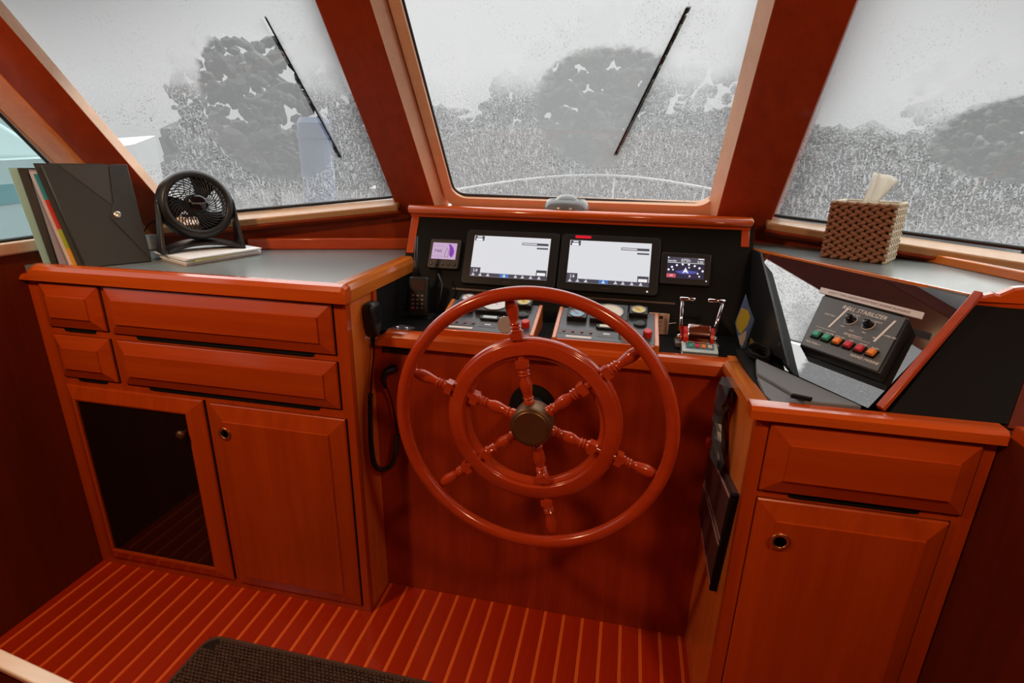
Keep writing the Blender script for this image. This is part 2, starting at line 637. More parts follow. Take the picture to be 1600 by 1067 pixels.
# measured layout (metres, floor at z = 0)
XL0, XL1, YL, HL = -1.757, -0.712, 1.258, 1.037
YC, XC1, HC = 1.393, 0.282, 0.885
YR, XR1, HR = 1.049, 0.700, 0.930
RAKE = Vector((0, -0.63, 0.7766)).normalized()


def rk(p, z):
    """plan point given at z=1.25, carried along the window rake to height z"""
    return Vector((p[0], p[1], 1.25)) + RAKE * ((z - 1.25) / RAKE.z)


# ------------------------------------------------------------------ STRUCTURE
def build_structure():
    fl = MB().box((-1.80, -1.6, -0.06), (1.35, 2.3, -0.012)).build('floor', MATB)
    struct(fl)
    # teak planks and holly strips, 60 mm pitch
    pitch = 0.0602
    pl_me = st_me = None
    x = -1.783
    k = 0
    while x < 0.76:
        p = MB().box((0, -1.0, -0.012), (pitch - 0.0115, 1.45, 0.0))
        o = p.build('plank', WPLANK, None, bevel=0.0006, seg=1)
        o.matrix_basis = Matrix.Translation((x + 0.0055, 0, 0))
        put(o, fl)
        s = MB().box((-0.0052, -1.0, -0.012), (0.0052, 1.45, -0.0004)).build('strip', WHOLLY, None)
        s.matrix_basis = Matrix.Translation((x, 0, 0))
        put(s, fl)
        x += pitch
        k += 1
    # left wall below the side window
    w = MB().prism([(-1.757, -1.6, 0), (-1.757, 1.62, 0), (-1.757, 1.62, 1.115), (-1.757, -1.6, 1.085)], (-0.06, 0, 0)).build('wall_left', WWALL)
    struct(w)
    MB().prism([(-1.745, -1.6, 1.085), (-1.745, 1.55, 1.115), (-1.745, 1.55, 1.150), (-1.745, -1.6, 1.120)], (-0.075, 0, 0)).build('cap_rail', WFRAME, w, bevel=0.006)
    MB().box((-1.82, -1.6, 1.85), (-1.757, 1.2, 2.02)).build('header', WPIL, w)
    MB().box((-1.82, -1.6, 1.08), (-1.757, 0.15, 1.9)).build('rear_panel', WPIL, w)
    # right side: low bulkhead beside the cabinet, upper side wall
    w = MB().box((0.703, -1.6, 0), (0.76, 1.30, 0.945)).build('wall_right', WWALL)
    struct(w)
    MB().box((0.700, -1.6, 0.945), (1.36, 1.03, 0.972)).build('ledge', WX, w, bevel=0.004)
    MB().box((1.30, -1.6, 0.0), (1.36, 2.2, 1.12)).build('upper_panel', WWALL, w)
    MB().box((1.30, -1.6, 1.12), (1.36, 0.55, 1.85)).build('rear_panel', WPIL, w)
    MB().box((1.30, -1.6, 1.85), (1.36, 1.3, 2.02)).build('header', WPIL, w)
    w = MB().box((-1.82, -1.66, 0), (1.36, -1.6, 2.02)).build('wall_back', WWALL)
    struct(w)
    c = MB().box((-1.82, -1.66, 2.0), (1.36, 1.47, 2.05)).build('ceiling', CEIL)
    struct(c)

    # window mullions: prisms carried along the rake
    def mullion(name, plan, mat, z0=1.0, z1=2.06, parent=None, bevel=0.003):
        return MB().loft([[rk(p, z0) for p in plan], [rk(p, z1) for p in plan]]).build(name, mat, parent, bevel=bevel)
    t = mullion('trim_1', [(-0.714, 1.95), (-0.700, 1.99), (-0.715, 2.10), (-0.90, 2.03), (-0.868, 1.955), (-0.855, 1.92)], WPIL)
    struct(t)
    mullion('reveal', [(-0.7135, 1.9505), (-0.683, 2.03), (-0.69, 2.045), (-0.73, 2.04)], WFRAME, 1.0, 2.06, t, 0.0015)
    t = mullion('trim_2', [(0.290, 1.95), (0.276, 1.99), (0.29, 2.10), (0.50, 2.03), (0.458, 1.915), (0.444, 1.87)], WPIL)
    struct(t)
    mullion('reveal', [(0.2895, 1.9505), (0.262, 2.03), (0.268, 2.045), (0.31, 2.04)], WFRAME, 1.0, 2.06, t, 0.0015)
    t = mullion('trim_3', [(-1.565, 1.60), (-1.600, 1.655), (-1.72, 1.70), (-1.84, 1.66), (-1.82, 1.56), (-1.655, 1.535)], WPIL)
    struct(t)
    mullion('reveal', [(-1.5655, 1.601), (-1.577, 1.652), (-1.62, 1.665), (-1.60, 1.61)], WFRAME, 1.0, 2.06, t, 0.001)
    mullion('moulding', [(-1.655, 1.533), (-1.70, 1.512), (-1.80, 1.53), (-1.80, 1.57), (-1.67, 1.56)], WTRIMY, 1.0, 2.06, t, 0.003)
    t = mullion('trim_4', [(1.14, 1.56), (1.17, 1.62), (1.40, 1.55), (1.40, 1.40), (1.28, 1.40)], WPIL)
    struct(t)

    # panes -----------------------------------------------------------
    def pane_frame(origin, b):
        return frame(origin, b, RAKE)
    # window_1: left front. measured (along sill, along rake) pairs become coordinates of the pane's square frame
    def sq(c, *pts):
        return [(u, (v - c * u) / math.sqrt(1 - c * c)) for u, v in pts]
    cl = 0.911 * 0 + 0.411 * RAKE.y
    MLw = pane_frame((-1.577, 1.65, 1.25), (0.911, 0.411, 0))
    Wl = wet_glass('rain_left', [(0.40, 0.34, 0.185, 0.25), (-0.04, 0.21, 0.13, 0.075)], (0.445, 0.626, 0.592, 0.184), film=0.36, power=2.6, vb=0.33)
    top = 0.98
    make_window('window_1', MLw, sq(cl, (0.004, -0.076), (0.80, -0.186), (0.80 + top * cl, -0.186 + top), (0.004 + top * cl, -0.076 + top)), 0.035, Wl, (1, 0, 0, 0),
                'left front window of the pilothouse, wet with rain')
    # window_2: centre
    MC = pane_frame((-0.2, 2.04, 1.25), (1, 0, 0))
    Wc = wet_glass('rain_centre', [(0.115, 0.375, 0.225, 0.205)], (0.302, 0.671, 0.141, 0.223), film=0.46, power=2.3, seed=11.0, vb=0.36)
    make_window('window_2', MC, [(-0.452, 0.034), (0.472, 0.026), (0.472, 1.0), (-0.452, 1.0)], 0.05, Wc, (1, 1, 0, 0),
                'centre window of the pilothouse, wet with rain')
    # window_3: right front
    MR = pane_frame((0.465, 1.916, 1.25), (0.911, -0.411, 0))
    Wr = wet_glass('rain_right', [(0.60, 0.265, 0.25, 0.12)], None, film=0.36, power=2.2, seed=23.0, tint=(0.97, 1.0, 0.97), vb=0.24)
    make_window('window_3', MR, sq(-cl, (-0.03, -0.004), (0.76, 0.130), (0.76 - top * cl, 0.130 + top), (-0.03 - top * cl, -0.004 + top)), 0.03, Wr, (0, 1, 0, 0),
                'right front window of the pilothouse, wet with rain')
    # window_4: left side, glass in the side wall; front edge follows the rake
    MS = frame((-1.79, 1.517, 1.25), (0, 1, 0), RAKE)
    Ws = wet_glass('rain_side', [(-0.3, 0.3, 0.6, 0.6)], None, film=0.16, tint=(0.86, 1.0, 1.0), seed=31.0)
    g = [(-1.79, 0.15, 1.132), (-1.79, 1.60, 1.148), (-1.79, 1.60, 1.16), (-1.79, 1.03, 1.86), (-1.79, 0.15, 1.86)]
    fr = MB().tube([(-1.775, 0.16, 1.138), (-1.775, 1.585, 1.155), (-1.775, 1.035, 1.855), (-1.775, 0.16, 1.855)], 0.007, 6, True).build('window_4', RUB)
    struct(fr, 'side window in the left wall')
    inv = MS.inverted()
    MB().prism([inv @ Vector(p) for p in g], inv.to_3x3() @ Vector((-0.006, 0, 0))).build('glass', Ws, fr, M=MS)
    # window_5: right side, outside the picture, lets the daylight in
    gr = [(1.33, 0.55, 1.12), (1.33, 1.35, 1.12), (1.33, 1.0, 1.86), (1.33, 0.55, 1.86)]
    fr = MB().tube(gr, 0.007, 6, True).build('window_5', RUB)
    struct(fr)
    MB().prism(gr, (0.006, 0, 0)).build('glass', CLEARG, fr)

    # inner frame of the centre window (rounded board around the pane)
    o = [(x, y) for x, y in rrect(-0.500, -0.02, 0.476, 1.05, 0.004, 6)]
    i = rrect(-0.452, 0.032, 0.472, 1.03, 0.052, 6)
    o2 = []
    n = len(i)
    for (x, y) in i:
        dx = -0.036 if x < -0.3 else (0.030 if x > 0.3 else 0)
        o2.append((x, y))
    outer = rrect(-0.482, -0.024, 0.500, 1.05, 0.082, 6)
    fr = bpy.data.objects['window_2']
    # order of rrect is identical so loops pair up
    loops = [[MC @ Vector((x, y, z)) for x, y in lp] for lp, z in ((outer, 0.005), (outer, -0.03), (i, -0.03), (i, 0.008))]
    # glass plane local +z faces outward or inward: use the side towards the cabin
    sgn = -1 if (MC.to_3x3() @ Vector((0, 0, 1))).y > 0 else 1
    loops = [[MC @ Vector((x, y, z * sgn)) for x, y in lp] for lp, z in ((outer, -0.01), (outer, 0.028), (i, 0.018), (i, -0.008))]
    m = MB()
    m.loft(loops, True, False)
    m.build('frame_board', WFRAME, fr, bevel=0.0)
    # dash moulding under the centre window (dark gap between frame board and mullions)
    # sills of the angled windows
    for nm, win, pts in (('left', 'window_1', ((-1.62, 1.675, 1.176), (-0.845, 1.972, 1.262), (-0.835, 1.90, 1.238), (-1.585, 1.585, 1.158))),
                         ('right', 'window_3', ((0.435, 1.925, 1.244), (1.20, 1.58, 1.180), (1.16, 1.49, 1.166), (0.425, 1.845, 1.232)))):
        fr = bpy.data.objects[win]
        top = [Vector(p) for p in pts]
        MB().hexa([p - Vector((0, 0, 0.022)) for p in top], top).build('sill', WSILL, fr, bevel=0.004)
        lip = [top[3] + Vector((0, 0.002, -0.012)), top[2] + Vector((0, 0.002, -0.012)), top[2] + Vector((0, 0.03, -0.024)), top[3] + Vector((0, 0.03, -0.024))]
        MB().hexa([p - Vector((0, 0, 0.016)) for p in lip], lip).build('sill_apron', WPIL, fr, bevel=0.003)
    # walls under the front windows
    for nm, a, b, za, zb in (('wall_front_left', (-1.80, 1.60), (-0.70, 2.02), 1.150, 1.256), ('wall_front_right', (0.28, 1.995), (1.36, 1.508), 1.245, 1.155)):
        a = Vector((a[0], a[1], 0.0))
        b = Vector((b[0], b[1], 0.0))
        n = Vector((-(b - a).y, (b - a).x, 0)).normalized() * 0.06
        w = MB().hexa([a, b, b + n, a + n], [a + Vector((0, 0, za)), b + Vector((0, 0, zb)), b + n + Vector((0, 0, zb)), a + n + Vector((0, 0, za))]).build(nm, WPIL)
        struct(w)
    w = MB().box((-0.72, 2.09, 0.0), (0.31, 2.13, 1.22)).build('wall_front', WPIL)
    struct(w)


def make_window(name, M, pts, r, wet, corner, label):
    """pane with thickness: inner clear face, outer rain-covered face; gasket round it"""
    sgn = 1 if (M.to_3x3() @ Vector((0, 0, 1))).y > 0 else -1   # local z sign pointing outside
    # round chosen corners
    P = []
    n = len(pts)
    for i, (p, c) in enumerate(zip(pts, corner)):
        if not c:
            P.append(p)
            continue
        a = Vector(pts[i - 1]) - Vector(p)
        b = Vector(pts[(i + 1) % n]) - Vector(p)
        a.normalize()
        b.normalize()
        for k in range(7):
            t = k / 6
            q = Vector(p) + a * r * (1 - t) ** 2 + b * r * t ** 2
            P.append((q.x, q.y))
    ga = MB().tube([M @ Vector((x, y, -sgn * 0.002)) for x, y in P], 0.0065, 6, True).build(name, RUB, smooth=True)
    struct(ga, label)
    m = MB()
    b = m.bm
    v0 = [b.verts.new((x, y, 0)) for x, y in P]
    v1 = [b.verts.new((x, y, sgn * 0.006)) for x, y in P]
    f0 = b.faces.new(v0)
    f1 = b.faces.new(v1)
    f1.material_index = 1
    for i in range(len(P)):
        j = (i + 1) % len(P)
        b.faces.new((v0[i], v0[j], v1[j], v1[i]))
    m.build('glass', [CLEARG, wet], ga, M=M)


# ------------------------------------------------------------------ CABINETRY
def raised_panel(name, x0, z0, x1, z1, yf, parent, mat, border=0.034, t=0.021):
    """drawer or door front facing -Y: sloped border rising to a raised field"""
    m = MB()
    def lp(i, y):
        return [Vector((x0 + i, y, z0 + i)), Vector((x1 - i, y, z0 + i)), Vector((x1 - i, y, z1 - i)), Vector((x0 + i, y, z1 - i))]
    m.loft([lp(0, yf + 0.006), lp(0, yf - 0.006), lp(0.002, yf - 0.008), lp(border, yf - t), lp(border + 0.0015, yf - t - 0.004), lp(border + 0.005, yf - t - 0.004)])
    o = m.build(name, mat, parent)
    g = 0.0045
    MB().box((x0 - 0.001, yf - 0.0009, z0 - g), (x1 + g, yf + 0.004, z1 + 0.001)).build('shade_gap', BLKM, o)  # black plate past right and bottom edges paints the shadow line
    return o


def finger_slot(x0, x1, z, y, parent, h=0.012):
    m = MB()
    pts = [(x0, z + h), (x1, z + h), (x1 - 0.004, z + 0.002), (x1 - 0.02, z), (x0 + 0.02, z), (x0 + 0.004, z + 0.002)]
    m.prism([Vector((x, y - 0.0012, zz)) for x, zz in pts], (0, 0.01, 0))
    return m.build('finger_slot', BLKM, parent)


def ring_pull(x, z, y, parent):
    M = Matrix.Translation((x, y, z)) @ Matrix.Rotation(PI / 2, 4, 'X')
    prof = [(0.0165 + 0.0045 * math.cos(a * PI / 4), 0.003 + 0.003 * math.sin(a * PI / 4)) for a in range(8)]
    r = MB().ringlathe(prof, M, 28).build('ring_pull', COPPER, parent, smooth=True, label='round copper finger ring')
    MB().lathe([(0.0142, -0.004), (0.0142, 0.0015)], M, 24).build('latch_hole', BLKM, r)
    return r


def build_left_cabinet():
    t = empty('base_cabinet', (-1.23, 1.5, 0), 'wide red-brown wooden cabinet with four drawers and a dark glass door, under the left window', 'cabinet')
    y0 = YL
    body = MB()
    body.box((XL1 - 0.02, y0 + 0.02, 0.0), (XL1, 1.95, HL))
    body.build('side_panel', WSIDELIT, t)
    m = MB()
    m.box((XL0 + 0.002, y0 + 0.02, 0.0), (XL0 + 0.02, 1.72, HL)).box((XL0 + 0.02, 1.66, 0.0), (XL1 - 0.02, 1.68, HL))
    m.box((XL0 + 0.02, y0 + 0.02, 0.02), (XL1 - 0.02, 1.66, 0.04)).box((-1.20, y0 + 0.02, 0.04), (-1.185, 1.66, 0.70)).box((XL0 + 0.02, y0 + 0.02, 0.700), (XL1 - 0.02, 1.66, 0.715))
    m.build('carcass', plain('cabinet_inside', (0.05, 0.012, 0.006), 0.6), t)
    # face frame
    m = MB()
    m.box((XL0, y0, 0), (-1.668, y0 + 0.022, HL))
    m.box((-0.765, y0, 0), (XL1, y0 + 0.022, HL))
    m.box((-1.668, y0, 0.690), (-0.765, y0 + 0.022, HL))
    m.box((-1.262, y0, 0.0), (-0.765, y0 + 0.022, 0.690))
    m.box((-1.668, y0, 0.0), (-1.262, y0 + 0.022, 0.078))
    m.build('face_frame', WZ, t)
    fy = y0
    for (x0, z0, x1, z1) in ((-1.709, 0.893, -1.498, 1.029), (-1.477, 0.889, -0.752, 1.031), (-1.703, 0.728, -1.499, 0.867), (-1.470, 0.726, -0.751, 0.867)):
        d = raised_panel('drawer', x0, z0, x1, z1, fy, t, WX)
        cx, w = (x0 + x1) / 2, (x1 - x0)
        if w > 0.4:
            finger_slot(x0 + 0.075, x1 - 0.065, z0 - 0.016, fy, d)
        else:
            finger_slot(x0 + 0.045, x1 - 0.045, z0 - 0.015, fy, d)
    # wood door
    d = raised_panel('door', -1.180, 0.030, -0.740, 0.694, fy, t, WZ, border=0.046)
    ring_pull(-1.128, 0.609, fy - 0.0235, d)
    # glass door
    x0, x1, z0, z1 = -1.704, -1.206, 0.034, 0.700
    gx0, gx1, gz0, gz1 = -1.671, -1.264, 0.080, 0.652
    m = MB()
    o = lambda i, y: [Vector((x0 + i, y, z0 + i)), Vector((x1 - i, y, z0 + i)), Vector((x1 - i, y, z1 - i)), Vector((x0 + i, y, z1 - i))]
    g = lambda i, y: [Vector((gx0 + i, y, gz0 + i)), Vector((gx1 - i, y, gz0 + i)), Vector((gx1 - i, y, gz1 - i)), Vector((gx0 + i, y, gz1 - i))]
    m.loft([o(0, fy - 0.001), o(0, fy - 0.006), o(0.004, fy - 0.009), g(-0.006, fy - 0.020), g(0, fy - 0.018), g(0, fy - 0.001)], True, False)
    d = m.build('door', WZ, t)
    d['label'] = 'door of dark smoked glass in a wooden frame'
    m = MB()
    m.box((x1, fy - 0.0009, z0), (x1 + 0.006, fy + 0.004, z1))  # black strip paints the shaded joint beside the glass door
    m.build('shade_gap', BLKM, d)
    MB().box((gx0, fy - 0.012, gz0), (gx1, fy - 0.006, gz1)).build('smoked_pane', SMOKE, d)
    M = Matrix.Translation((-1.262 - 0.012, fy - 0.018, 0.594)) @ Matrix.Rotation(PI / 2, 4, 'X')
    MB().lathe([(0.006, -0.004), (0.005, 0.010), (0.012, 0.016), (0.0135, 0.022), (0.010, 0.028), (0.002, 0.030)], M, 16).build('knob', BRASS, d, smooth=True)


def build_left_counter():
    t = empty('countertop', (-1.2, 1.5, 1.037), 'grey laminate countertop with a varnished wood edge, under the left window', 'worktop')
    z = 1.076
    pts = [(-1.757, 1.262), (-0.745, 1.262), (-0.745, 1.97), (-0.86, 2.06), (-1.757, 1.70)]
    MB().prism([Vector((x, y, HL + 0.001)) for x, y in pts], (0, 0, z - HL - 0.001)).build('laminate', LAM, t)
    # front edge, lower at its left end
    prof = lambda x, zt: [Vector((x, 1.236, HL + 0.001)), Vector((x, 1.236, zt - 0.016)), Vector((x, 1.244, zt - 0.004)), Vector((x, 1.256, zt)), Vector((x, 1.268, zt)), Vector((x, 1.272, HL + 0.001))]
    MB().loft([prof(-1.757, 1.055), prof(-1.735, 1.060), prof(-1.722, 1.074), prof(-1.70, 1.086), prof(-0.712, 1.086), prof(-0.7, 1.079)]).build('front_edge', WTRIM, t)
    prof = lambda y, zt, x0=-0.742: [Vector((-0.700, y, HL + 0.001)), Vector((-0.700, y, zt - 0.018)), Vector((-0.708, y, zt - 0.004)), Vector((-0.716, y, zt)), Vector((x0, y, zt)), Vector((x0, y, HL + 0.001))]
    MB().loft([prof(1.271, 1.086), prof(1.40, 1.086), prof(1.56, 1.086), prof(1.722, 1.086)]).build('side_edge', WTRIMY, t)
    # fiddle rail along the back
    a, b = Vector((-1.34, 1.715, z)), Vector((-0.735, 1.925, z))
    n = Vector((-(b - a).y, (b - a).x, 0)).normalized() * 0.022
    f = MB().hexa([a, b, b + n, a + n], [p + Vector((0, 0, 0.042)) for p in (a, b, b + n, a + n)]).build('fiddle_rail', WX, t, bevel=0.005)


def build_console():
    t = empty('helm_console', (-0.215, 1.55, 0), 'wooden helm console with a black instrument panel, behind the steering wheel', 'console')
    # front panel from three boards
    MB().box((XL1, YC, 0.0), (XC1, YC + 0.02, HC)).build('front_panel', wood('console_front', (0.26, 0.022, 0.002), (0.42, 0.046, 0.005), 'z', rough=0.35, coat=0.4), t)
    # front edge
    prof = lambda x, zt: [Vector((x, YC - 0.022, HC - 0.002)), Vector((x, YC - 0.022, zt - 0.014)), Vector((x, YC - 0.015, zt - 0.003)), Vector((x, YC - 0.004, zt)), Vector((x, YC + 0.014, zt)), Vector((x, YC + 0.018, HC - 0.002))]
    MB().loft([prof(-0.710, 0.900), prof(-0.690, 0.903), prof(-0.675, 0.914), prof(-0.66, 0.925), prof(0.282, 0.925)]).build('front_edge', WTRIM, t)
    # shelf
    MB().box((-0.712, YC + 0.012, 0.895), (0.368, 1.66, 0.918)).build('shelf', BLK, t)
    # instrument panel leaning back 30 degrees: through y=1.80 z=1.225
    a = math.radians(30)
    up = Vector((0, math.sin(a), math.cos(a)))
    nrm = Vector((0, -math.cos(a), math.sin(a)))
    top = Vector((0, 1.80, 1.225))
    P = lambda x, s, o=0.0: Vector((x, 0, 0)) + top - up * s + nrm * o
    sb = 0.36
    MB().hexa([P(-0.735, sb, 0), P(0.378, sb, 0), P(0.378, sb, -0.02), P(-0.735, sb, -0.02)], [P(-0.735, 0, 0), P(0.378, 0, 0), P(0.378, 0, -0.02), P(-0.735, 0, -0.02)]).build('instrument_panel', BLK, t)
    # inset lower panel seam
    MB().hexa([P(-0.55, 0.268, 0), P(0.16, 0.268, 0), P(0.16, 0.268, 0.001), P(-0.55, 0.268, 0.001)], [P(-0.55, 0.262, 0), P(0.16, 0.262, 0), P(0.16, 0.262, 0.0015), P(-0.55, 0.262, 0.0015)]).build('panel_seam', LOUV, t)
    # side trims
    MB().hexa([P(-0.733, 0.150, 0.004), P(-0.706, 0.150, 0.004), P(-0.706, 0.150, -0.03), P(-0.733, 0.150, -0.03)], [P(-0.733, 0.0, 0.004), P(-0.706, 0.0, 0.004), P(-0.706, 0.0, -0.03), P(-0.733, 0.0, -0.03)]).build('side_trim', WZ, t, bevel=0.002)
    MB().hexa([P(0.342, 0.072, 0.004), P(0.366, 0.072, 0.004), P(0.366, 0.072, -0.03), P(0.342, 0.072, -0.03)], [P(0.342, 0.0, 0.004), P(0.366, 0.0, 0.004), P(0.366, 0.0, -0.03), P(0.342, 0.0, -0.03)]).build('side_trim', WZ, t, bevel=0.002)
    # rounded hood trim along the top
    MB().tube([(-0.742, 1.785, 1.236), (-0.738, 1.785, 1.236), (0.366, 1.785, 1.236), (0.371, 1.785, 1.236)], [0.008, 0.0155, 0.0155, 0.009], 14).build('hood_trim', WTRIM, t, smooth=True)
    MB().box((-0.735, 1.785, 1.212), (0.366, 2.085, 1.236)).build('dash_top', WX, t)
    # black lining of the left cheek and the glossy right cheek
    MB().prism([(-0.7115, 1.425, 0.918), (-0.7115, 1.425, 1.036), (-0.7115, 1.72, 1.036), (-0.7115, 1.66, 0.918)], (0.006, 0, 0)).build('left_lining', BLKM, t)
    MB().box((-0.7115, 1.405, 0.918), (-0.704, 1.425, 1.036)).build('lining_trim', WZ, t)
    ch = [(1.79, 1.158), (1.655, 1.166), (1.41, 1.062), (1.305, 1.013), (1.226, 0.979), (1.224, 0.974), (1.262, 0.978), (1.34, 0.962), (1.42, 0.925), (1.62, 0.918)]
    MB().prism([Vector((0.374, y, z)) for y, z in ch], (0.006, 0, 0)).build('right_cheek', BLKPL, t, bevel=0.0015)
    for y, z in ((1.36, 1.026), (1.315, 1.0)):
        MB().lathe([(0.003, 0), (0.003, 0.0015)], frame((0.374, y, z), (0, 1, 0), (0, 0, -1)), 10).build('screw', STEEL, t)
    # radio slot in the front
    v = rect('radio_slot', frame((-0.633, YC, 0.866), (1, 0, 0), (0, 0, 1)), -0.047, -0.011, 0.047, 0.011, 0.004, BLKPL, t, 0.0, 0.002)
    rect('slot_lip', frame((-0.633, YC, 0.866), (1, 0, 0), (0, 0, 1)), -0.036, -0.006, 0.036, 0.003, 0.003, BLKG, v, 0.004)
    # steering shaft flange
    MB().lathe([(0.066, 0), (0.066, 0.012), (0.05, 0.022), (0.04, 0.03)], frame((-0.225, YC, 0.735), (1, 0, 0), (0, 0, 1)), 28).build('shaft_flange', BLKM, t, smooth=False)
    return P


def build_right_cabinet():
    t = empty('base_cabinet', (0.49, 1.2, 0), 'narrow red-brown wooden cabinet with one drawer over one door, right of the helm', 'cabinet')
    y0 = YR
    MB().box((XC1, y0 + 0.02, 0), (XC1 + 0.02, 1.41, HR)).build('side_panel', WSIDELIT, t)
    MB().box((XC1 + 0.02, 1.36, 0), (XR1, 1.38, HR)).build('back_panel', BLKM, t)
    MB().box((XC1, y0, 0), (XR1, y0 + 0.02, HR)).build('face_frame', WZ, t)
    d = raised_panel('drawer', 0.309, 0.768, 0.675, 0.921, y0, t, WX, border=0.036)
    finger_slot(0.365, 0.61, 0.754, y0, d)
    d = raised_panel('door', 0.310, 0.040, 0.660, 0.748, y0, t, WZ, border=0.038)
    ring_pull(0.362, 0.664, y0 - 0.0235, d)
    # rim
    zt = 0.957
    prof = lambda x: [Vector((x, y0 - 0.020, HR)), Vector((x, y0 - 0.020, zt - 0.008)), Vector((x, y0 - 0.012, zt - 0.001)), Vector((x, y0 - 0.002, zt)), Vector((x, y0 + 0.018, zt)), Vector((x, y0 + 0.020, HR))]
    MB().loft([prof(0.2655), prof(0.30), prof(0.695), prof(0.7015)]).build('front_edge', WTRIM, t)
    prof = lambda y, z: [Vector((0.268, y, z - 0.030)), Vector((0.268, y, z - 0.010)), Vector((0.275, y, z - 0.001)), Vector((0.284, y, z)), Vector((0.302, y, z)), Vector((0.302, y, z - 0.030))]
    MB().loft([prof(1.0685, 0.957), prof(1.372, 0.930)]).build('side_edge', WTRIMY, t)
    # ledge inside the rim
    MB().prism([Vector((x, y, 0.935)) for x, y in ((0.30, 1.06), (0.70, 1.06), (0.70, 1.10), (0.37, 1.42), (0.30, 1.42))], (0, 0, 0.012)).build('ledge', BLK, t)


R0 = Vector((0.698, 1.233, 1.16))
PU = Vector((0.51361465, -0.85802097, 0.0))
PN = Vector((-0.54875185, -0.32848496, 0.76874511))
PV = Vector((0.65959943, 0.39483875, 0.63955528))
MP = Matrix(((PU.x, PV.x, PN.x, R0.x), (PU.y, PV.y, PN.y, R0.y), (PU.z, PV.z, PN.z, R0.z), (0, 0, 0, 1)))


def build_right_console():
    t = empty('side_console', (0.62, 1.4, 0.95), 'sloping side console of glossy black sheet with a wood trim, right of the helm', 'console')
    # glossy sheet
    m = MB().prism([MP @ Vector(p) for p in ((-0.602, -0.008, 0), (0.0, -0.008, 0), (0.016, -0.325, 0), (-0.195, -0.325, 0))], PN * -0.006)
    m.build('plexi_panel', PLEXI, t)
    # wood trim on its right edge
    m = MB().loft([[MP @ Vector((-0.004, 0.004, o)) for o in (0,)] + [MP @ Vector(p) for p in ((0.012, 0.004, 0.0), (0.012, 0.004, 0.012), (-0.004, 0.004, 0.012))],
                   [MP @ Vector(p) for p in ((0.030, -0.318, 0.0), (0.046, -0.318, 0.0), (0.046, -0.318, 0.012), (0.030, -0.318, 0.012))]])
    m.build('edge_trim', WX, t, bevel=0.002)
    # black cloth panel
    q = [Vector(p) for p in ((0.520, 1.068, 0.957), (0.716, 1.068, 0.957), (0.757, 1.128, 1.03), (0.787, 1.232, 1.138), (0.706, 1.238, 1.143))]
    MB().prism(q, Vector((0.0, 0.015, -0.013))).build('speaker_cloth', BLKM, t)
    # wood fascia above and side panel to the right
    MB().prism([Vector(p) for p in ((0.704, 1.236, 1.139), (0.90, 1.226, 1.139), (0.90, 1.226, 1.160), (0.704, 1.236, 1.160))], (0, 0.02, 0)).build('fascia', WX, t)
    MB().prism([Vector(p) for p in ((0.7165, 1.066, 0.95), (0.758, 1.127, 1.028), (0.788, 1.231, 1.138), (0.95, 1.231, 1.138), (0.95, 1.066, 0.95))], (0.0, 0.02, -0.005)).build('side_board', WWALL, t)
    # shelf on top
    pts = [(0.372, 1.80), (0.690, 1.243), (0.90, 1.236), (1.29, 1.236), (1.29, 1.57), (0.44, 1.95), (0.372, 1.95)]
    MB().prism([Vector((x, y, 1.148)) for x, y in pts], (0, 0, 0.0105)).build('shelf', LAM, t)
    a, b = Vector((0.355, 1.806, 1.148)), Vector((0.698, 1.233, 1.148))
    n = Vector(((b - a).y, -(b - a).x, 0)).normalized() * -0.012
    MB().hexa([a, b, b + n, a + n], [p + Vector((0, 0, 0.0125)) for p in (a, b, b + n, a + n)]).build('shelf_edge', WTRIMY, t, bevel=0.002)
    # scalloped fiddle at the right front
    zs = [(0.697, 1.160), (0.715, 1.162), (0.728, 1.167), (0.738, 1.166), (0.748, 1.172), (0.760, 1.180), (0.775, 1.183), (0.82, 1.184), (0.95, 1.184)]
    MB().loft([[Vector((x, 1.228, 1.150)), Vector((x, 1.228, z - 0.004)), Vector((x, 1.234, z)), Vector((x, 1.248, z)), Vector((x, 1.250, 1.150))] for x, z in zs]).build('scalloped_fiddle', WTRIM, t)
    # back fiddle
    a, b = Vector((0.775, 1.79, 1.158)), Vector((0.935, 1.30, 1.158))
    n = Vector((-(b - a).y, (b - a).x, 0)).normalized() * 0.02
    MB().hexa([a, b, b + n, a + n], [p + Vector((0, 0, 0.024)) for p in (a, b, b + n, a + n)]).build('back_fiddle', WTRIMY, t, bevel=0.004)
    # charcoal board lying on the ledge
    b = MB().prism([Vector(p) for p in ((0.325, 1.316, 0.953), (0.478, 1.082, 0.953), (0.455, 1.070, 0.953), (0.322, 1.070, 0.953), (0.300, 1.225, 0.953))], (0, 0, 0.0)) if False else None
    o = MB().prism([Vector(p) for p in ((0.328, 1.312, 0.948), (0.474, 1.076, 0.948), (0.372, 1.072, 0.948), (0.310, 1.215, 0.948))], (0, 0, 0.014)).build('charcoal_board', CHAR, bevel=0.003)
    tag(o, 'flat charcoal grey board lying on the ledge in front of the glossy sheet', 'board')
    o2 = MB().prism([Vector(p) for p in ((0.309, 1.200, 0.948), (0.366, 1.073, 0.948), (0.310, 1.071, 0.948), (0.304, 1.10, 0.948))], (0, 0, 0.008)).build('edge_mat', CHAR)
    tag(o2, 'small dark grey mat offcut tucked behind the orange wood edge, beside the charcoal board', 'mat')
    o3 = MB().hexa([Vector(p) for p in ((0.352, 1.090, 0.962), (0.385, 1.078, 0.962), (0.380, 1.070, 0.962), (0.345, 1.080, 0.962))], [Vector(p) for p in ((0.352, 1.090, 0.969), (0.385, 1.078, 0.969), (0.380, 1.070, 0.969), (0.345, 1.080, 0.969))]).build('rubber_block', BLKM, bevel=0.001)
    tag(o3, 'little black rubber block on the charcoal board, just behind the wood rim', 'block')


